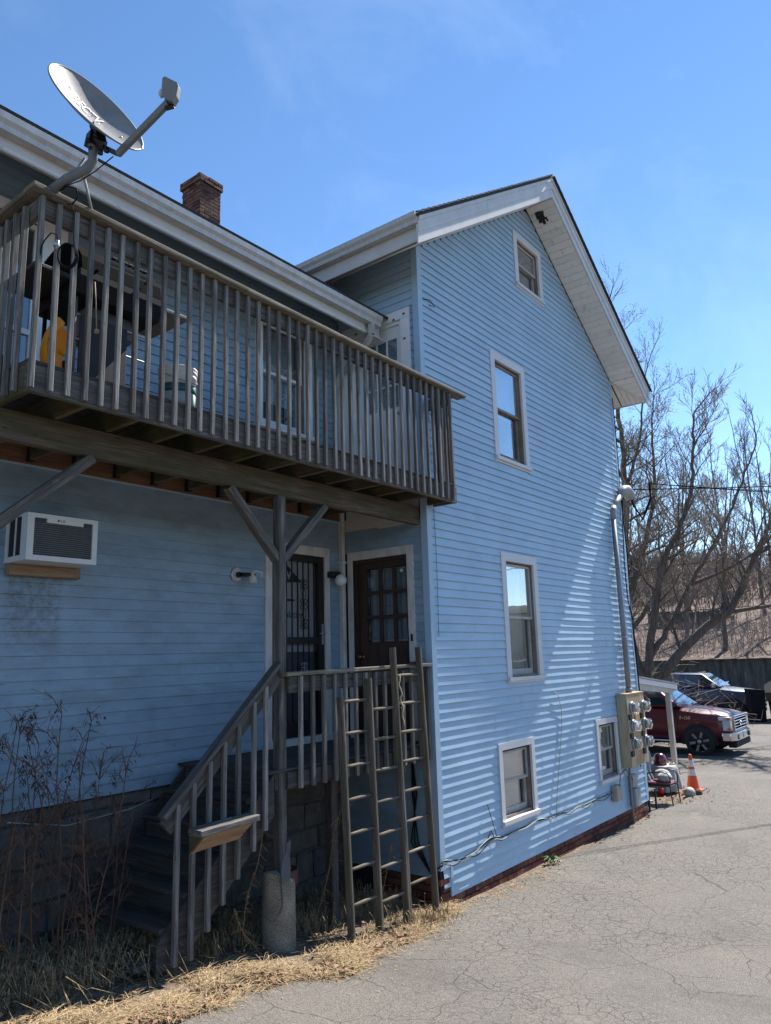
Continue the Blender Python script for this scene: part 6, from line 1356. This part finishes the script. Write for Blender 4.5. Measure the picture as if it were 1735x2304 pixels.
# ------------------------------------------------------------------ dry weeds, straw and leaves by the house
STRAW = M('straw', [(.3, (.075,.045,.022)), (.47, (.22,.15,.075)), (.62, (.42,.31,.165)), (.75, (.58,.46,.28))], ns=42, detail=4, rough=.9)
STALK = M('dry_stalk', [(.3, (.06,.032,.02)), (.7, (.15,.085,.05))], ns=4, rough=.9)
SEED = M('seed_head', [(.3, (.022,.012,.009)), (.7, (.06,.034,.024))], ns=8, rough=.95)
VINE = M('dry_vine', [(.3, (.16,.1,.045)), (.7, (.3,.2,.1))], ns=8, rough=.95)
DLEAF = M('dead_leaf', [(.3, (.16,.085,.045)), (.7, (.34,.21,.125))], ns=5, rough=.9)
def weed(x, y, h, seed, label, n=3):
    rr = random.Random(seed); g = gz(x, y); T = thing('dry_weed', label, 'weed', (x, y, g), 'dry weeds against the wing wall'); st_ = MB(); hd = MB()
    for k in range(n):
        hh = h*rr.uniform(.72,1); p_ = Vector((x+rr.gauss(0,.09), y+rr.gauss(0,.09), g-.04)); d_ = Vector((rr.gauss(0,.11),rr.gauss(0,.11),1)); pts = [p_]
        for i in range(8): d_ = (d_+Vector((rr.gauss(0,.05),rr.gauss(0,.05),.05))).normalized(); p_ = p_+d_*hh/8; pts.append(p_)
        st_.tube(pts, [.0085-.0007*i for i in range(9)], 4, cap=False)
        for _ in range(13):
            i = rr.randint(2,8); s = pts[i]; a = rr.uniform(0,6.3); L = rr.uniform(.1,.34)*(1.1-i*.06); e = s+Vector((math.cos(a)*L*.7,math.sin(a)*L*.7,L*rr.uniform(.2,.9))); mid = (s+e)/2+Vector((0,0,.03)); st_.tube([s,mid,e], [.004,.003,.002], 3, cap=False, smooth=False)
            for _ in range(3): q = e+Vector((rr.gauss(0,.05),rr.gauss(0,.05),rr.uniform(-.06,.08))); st_.tube([mid,q], [.002,.0015], 3, cap=False, smooth=False)
            if i > 3 and rr.random() < .75:
                for _ in range(rr.randint(6,16)):
                    q = e+Vector((rr.gauss(0,.02),rr.gauss(0,.02),rr.uniform(-.1,.03))); u = Vector((rr.gauss(0,.5),rr.gauss(0,.5),1)).normalized()*rr.uniform(.014,.032); v = u.orthogonal().normalized()*.008; hd.add([q-u,q+v,q+u,q-v],[(0,1,2,3)])
    st_.build('stems', STALK, T); tag(hd.build('seed_heads', SEED, T), kind='stuff')
for k, (x, y, h) in enumerate(((-4.25,.75,1.75),(-4.05,.9,1.6),(-4.4,.55,1.65),(-3.95,.6,1.75),(-3.72,.85,1.55),(-4.5,.95,1.5),(-3.8,.35,1.45),(-4.15,.3,1.3),(-4.5,.25,1.2),(-3.62,.55,1.35))):
    weed(x, y, h*1.2, 300+k, 'reddish-brown dry weed with dark seed heads left of the porch stairs', 2 if k % 3 else 3)
def vine(label, pts, seed):
    rr = random.Random(seed); c = curve(pts, 5); T = thing('dry_vine', label, 'vine', tuple(c[0])); a = MB(); b = MB(); a.tube(c, .004, 4, cap=False)
    for p_ in c[2:]:
        for _ in range(3):
            e = p_+Vector((rr.gauss(0,.05),rr.gauss(0,.05),rr.uniform(-.09,.01))); a.tube([p_,e], [.002,.0015], 3, cap=False, smooth=False); u = Vector((rr.gauss(0,.5),rr.gauss(0,.5),-1)).normalized()*.022; v = u.orthogonal().normalized()*.009; b.add([e,e+u*.5+v,e+u,e+u*.5-v],[(0,1,2,3)])
    a.build('stem', VINE, T); tag(b.build('leaves', VINE, T), kind='stuff')
vine('dry tan vine hanging under the porch stairs', [(-2.62,.15,.45),(-2.6,.12,.8),(-2.5,.1,1.05),(-2.42,.1,1.4)], 1)
vine('dry leafy vine curling low beside the concrete pier', [(-2.5,.1,.4),(-2.62,.05,.5),(-2.72,.05,.62),(-2.78,.06,.78)], 2)
vine('thin dry vine stems behind the ladders', [(-1.7,.25,.3),(-1.55,.2,.7),(-1.5,.15,1.1),(-1.42,.1,1.35)], 3)
vine('wiry dry vine behind the tallest ladder', [(-.8,.2,.25),(-.72,.15,.6),(-.7,.1,.85)], 4)
# mound and straw
def density(x, y):
    b = yb(x)
    if x < .3: return max(0, 1-abs(y-(b+.13))/(.22 if x > -3.3 else .24))+.22*(b < y < 1.1)*(x < -.2)
    return 0
rr = random.Random(9); m = MB(); ml = MB()
def blade(m, x, y, z, L, a, lift, w):
    dx, dy = math.cos(a), math.sin(a); p0 = Vector((x,y,z)); p1 = p0+Vector((dx*L*.5,dy*L*.5,lift)); p2 = p0+Vector((dx*L,dy*L,lift*rr.uniform(-.3,.9)-.0)); s = Vector((-dy*w,dx*w,w*.3)); m.add([p0-s,p0+s,p1+s,p1-s,p2], [(0,1,2,3),(3,2,4)])
cnt = 0; tries = 0
while cnt < 13500 and tries < 200000:
    tries += 1; x = rr.uniform(-5.4,.25); y = rr.uniform(-1.0,1.25)
    if rr.random() > density(x, y)*(1 if x > -3.6 else .95)*min(1, max(.03, .5+2.6*noise.noise(Vector((x*2.6,y*3.4,2)))+.6*noise.noise(Vector((x*9,y*9,5))))): continue
    mo = .05*max(0, 1-abs(y-(yb(x)+.25))/.4)*(1+.6*noise.noise(Vector((x*2.2,y*2.2,0))))
    z = gz(x,y)+.004+mo*rr.random()
    tuft = noise.noise(Vector((x*3,y*3,7))) > .25
    blade(m, x, y, z, rr.uniform(.07,.24), rr.uniform(0,6.3), rr.uniform(.003,.022)+(.05*rr.random() if tuft and x > -3 else 0)+(.16*rr.random() if y > .15 else 0), rr.uniform(.0011,.0024)); cnt += 1
# long arching dry grass at the lower left
for k in range(1500):
    x = rr.uniform(-5.2,-3.3); y = rr.uniform(.12,.8); 
    blade(m, x, y, gz(x,y)+.02, rr.uniform(.18,.42), rr.uniform(0,6.3), rr.uniform(.06,.22), .0022)
for k in range(150):   # tufts at the ladder feet
    x = rr.gauss(-.75,.3); y = rr.gauss(-.3,.1); blade(m, x, y, gz(x,y)+.02, rr.uniform(.08,.2), rr.uniform(0,6.3), rr.uniform(.06,.18), .0022)
for k in range(700):   # litter blown along the wall foot and onto the paving
    x = rr.choice((rr.uniform(.2,1.2), rr.gauss(1.7,.45), rr.uniform(-2.6,.2))); y = yb(x)-abs(rr.gauss(0,.16)); blade(m, x, y, gz(x,y)+.008, rr.uniform(.03,.11), rr.uniform(0,6.3), .006, .0022)
tag(m.build('straw', STRAW), 'dry golden straw and dead grass along the edge of the drive', 'straw', kind='stuff')
def leaf(m, x, y, z, s):
    a = rr.uniform(0,6.3); t = Vector((rr.gauss(0,.5),rr.gauss(0,.5),1)).normalized(); u = Vector((math.cos(a),math.sin(a),0)); u = (u-t*u.dot(t)).normalized(); v = t.cross(u); p_ = Vector((x,y,z+s*.25)); m.add([p_-u*s, p_-u*.3*s+v*.5*s, p_+u*.4*s+v*.45*s+t*.2*s, p_+u*s, p_+u*.4*s-v*.45*s+t*.2*s, p_-u*.3*s-v*.5*s], [(0,1,2,3,4,5)])
for k in range(700):
    x = rr.uniform(-5.2,-.1); y = yb(x)+abs(rr.gauss(.12,.16))-.03; leaf(ml, x, y, gz(x,y)+.01+.03*rr.random(), rr.uniform(.012,.034))
for k in range(160): x = rr.uniform(7.3,9.6); y = rr.gauss(.05,.25); leaf(ml, x, y, gz(x,y)+.005, rr.uniform(.015,.04))
for k in range(90): x = rr.gauss(1.6,.8); y = yb(x)-abs(rr.gauss(0,.2)); leaf(ml, x, y, gz(x,y)+.0, rr.uniform(.008,.02))
for k in range(120): x = rr.uniform(3.6,6.2); y = yb(x)-abs(rr.gauss(0,.07)); leaf(ml, x, y, gz(x,y)+.0, rr.uniform(.01,.03))
tag(ml.build('dead_leaves', DLEAF), 'brown dead leaves scattered along the straw and wall foot', 'leaves', kind='stuff')
GRN = M('weed_green', [(.3, (.03,.08,.012)), (.7, (.08,.17,.03))], ns=8, rough=.6)
gw = MB()
for k in range(26):
    a = rr.uniform(0,6.3); L = rr.uniform(.06,.14); x, y = 2.36+rr.gauss(0,.03), -.12+rr.gauss(0,.03); dx, dy = math.cos(a), math.sin(a); p0 = Vector((x,y,gz(x)+.0)); p1 = p0+Vector((dx*L*.5,dy*L*.5,L*.7)); p2 = p0+Vector((dx*L,dy*L,L*.55)); s = Vector((-dy,dx,0))*.014; gw.add([p0,p1-s,p2,p1+s],[(0,1,2,3)])
tag(gw.build('green_weed', GRN), 'small green weed sprouting at the brick foot of the gable wall', 'weed')
# gravel and pebbles on the paving
m = MB()
for k in range(420):
    x = rr.choice((rr.uniform(-4,8), rr.gauss(.8,.6))); y = yb(x)-abs(rr.gauss(0,.5))-.02; s = rr.uniform(.004,.011); p_ = Vector((x,y,gz(x,y)+.004+s*.4)); m.add([p_+Vector((s,0,0)),p_+Vector((0,s*.8,0)),p_+Vector((-s,0,0)),p_+Vector((0,-s*.8,0)),p_+Vector((0,0,s*.6)),p_+Vector((0,0,-s*.5))], [(0,1,4),(1,2,4),(2,3,4),(3,0,4),(1,0,5),(2,1,5),(3,2,5),(0,3,5)])
tag(m.build('pebbles', CONC), 'loose pale pebbles on the asphalt near the house', 'pebbles', kind='stuff')
# pots and odds and ends under the porch
TC = M('terracotta', [(.25, (.06,.025,.017)), (.5, (.17,.07,.045)), (.75, (.28,.16,.12))], ns=5, rough=.85)
def pot(x, y, r_, h, label, mat, tilt=0):
    g = gz(x,y); T = thing('flower_pot', label, 'flower pot', (x,y,g), 'pots under the porch'); c = (x,y,g)
    MB().lathe([(0,0),(r_*.68,0),(r_*.93,h*.74),(r_*.93,h*.75),(r_*.88,h*.75),(r_*.64,.015),(0,.015)], c, 24).build('body', mat, T); MB().lathe([(r_*.9,h*.74),(r_*1.03,h*.74),(r_*1.05,h),(r_*.93,h),(r_*.9,h*.75)], c, 24).build('rim', mat, T); MB().lathe([(0,h*.8),(r_*.9,h*.8)], c, 20).build('soil', SOIL, T)
pot(-1.80,.55,.15,.5,'large terracotta flower pot behind the concrete pier',TC)
pot(-2.75,.75,.16,.24,'low red-brown pot in the shadow under the stairs',flat('pot_red', (.12,.025,.02), .6))
pot(-1.98,.3,.07,.14,'small red pot beside the concrete pier',flat('pot_bright_red', (.2,.015,.015), .5))
fx = thing('red_canister', 'small red canister standing under the porch stairs', 'canister', (-2.6,.8,gz(-2.6)+.55))
MB().lathe([(0,0),(.05,0),(.055,.01),(.055,.3),(.03,.35),(.02,.38),(0,.38)], (-2.72,.9,1.0), 16).build('cylinder', MATS['plastic_red'], fx)
m = MB(); m.tube([(-4.2,.9,gz(-4.2)+1.0),(-3.6,1.15,1.43),(-3.0,1.2,1.45),(-2.75,1.2,1.5)], .005, 4); tag(m.build('clothes_line', CABW), 'thin pale cord strung along the foundation to the stairs', 'cord')
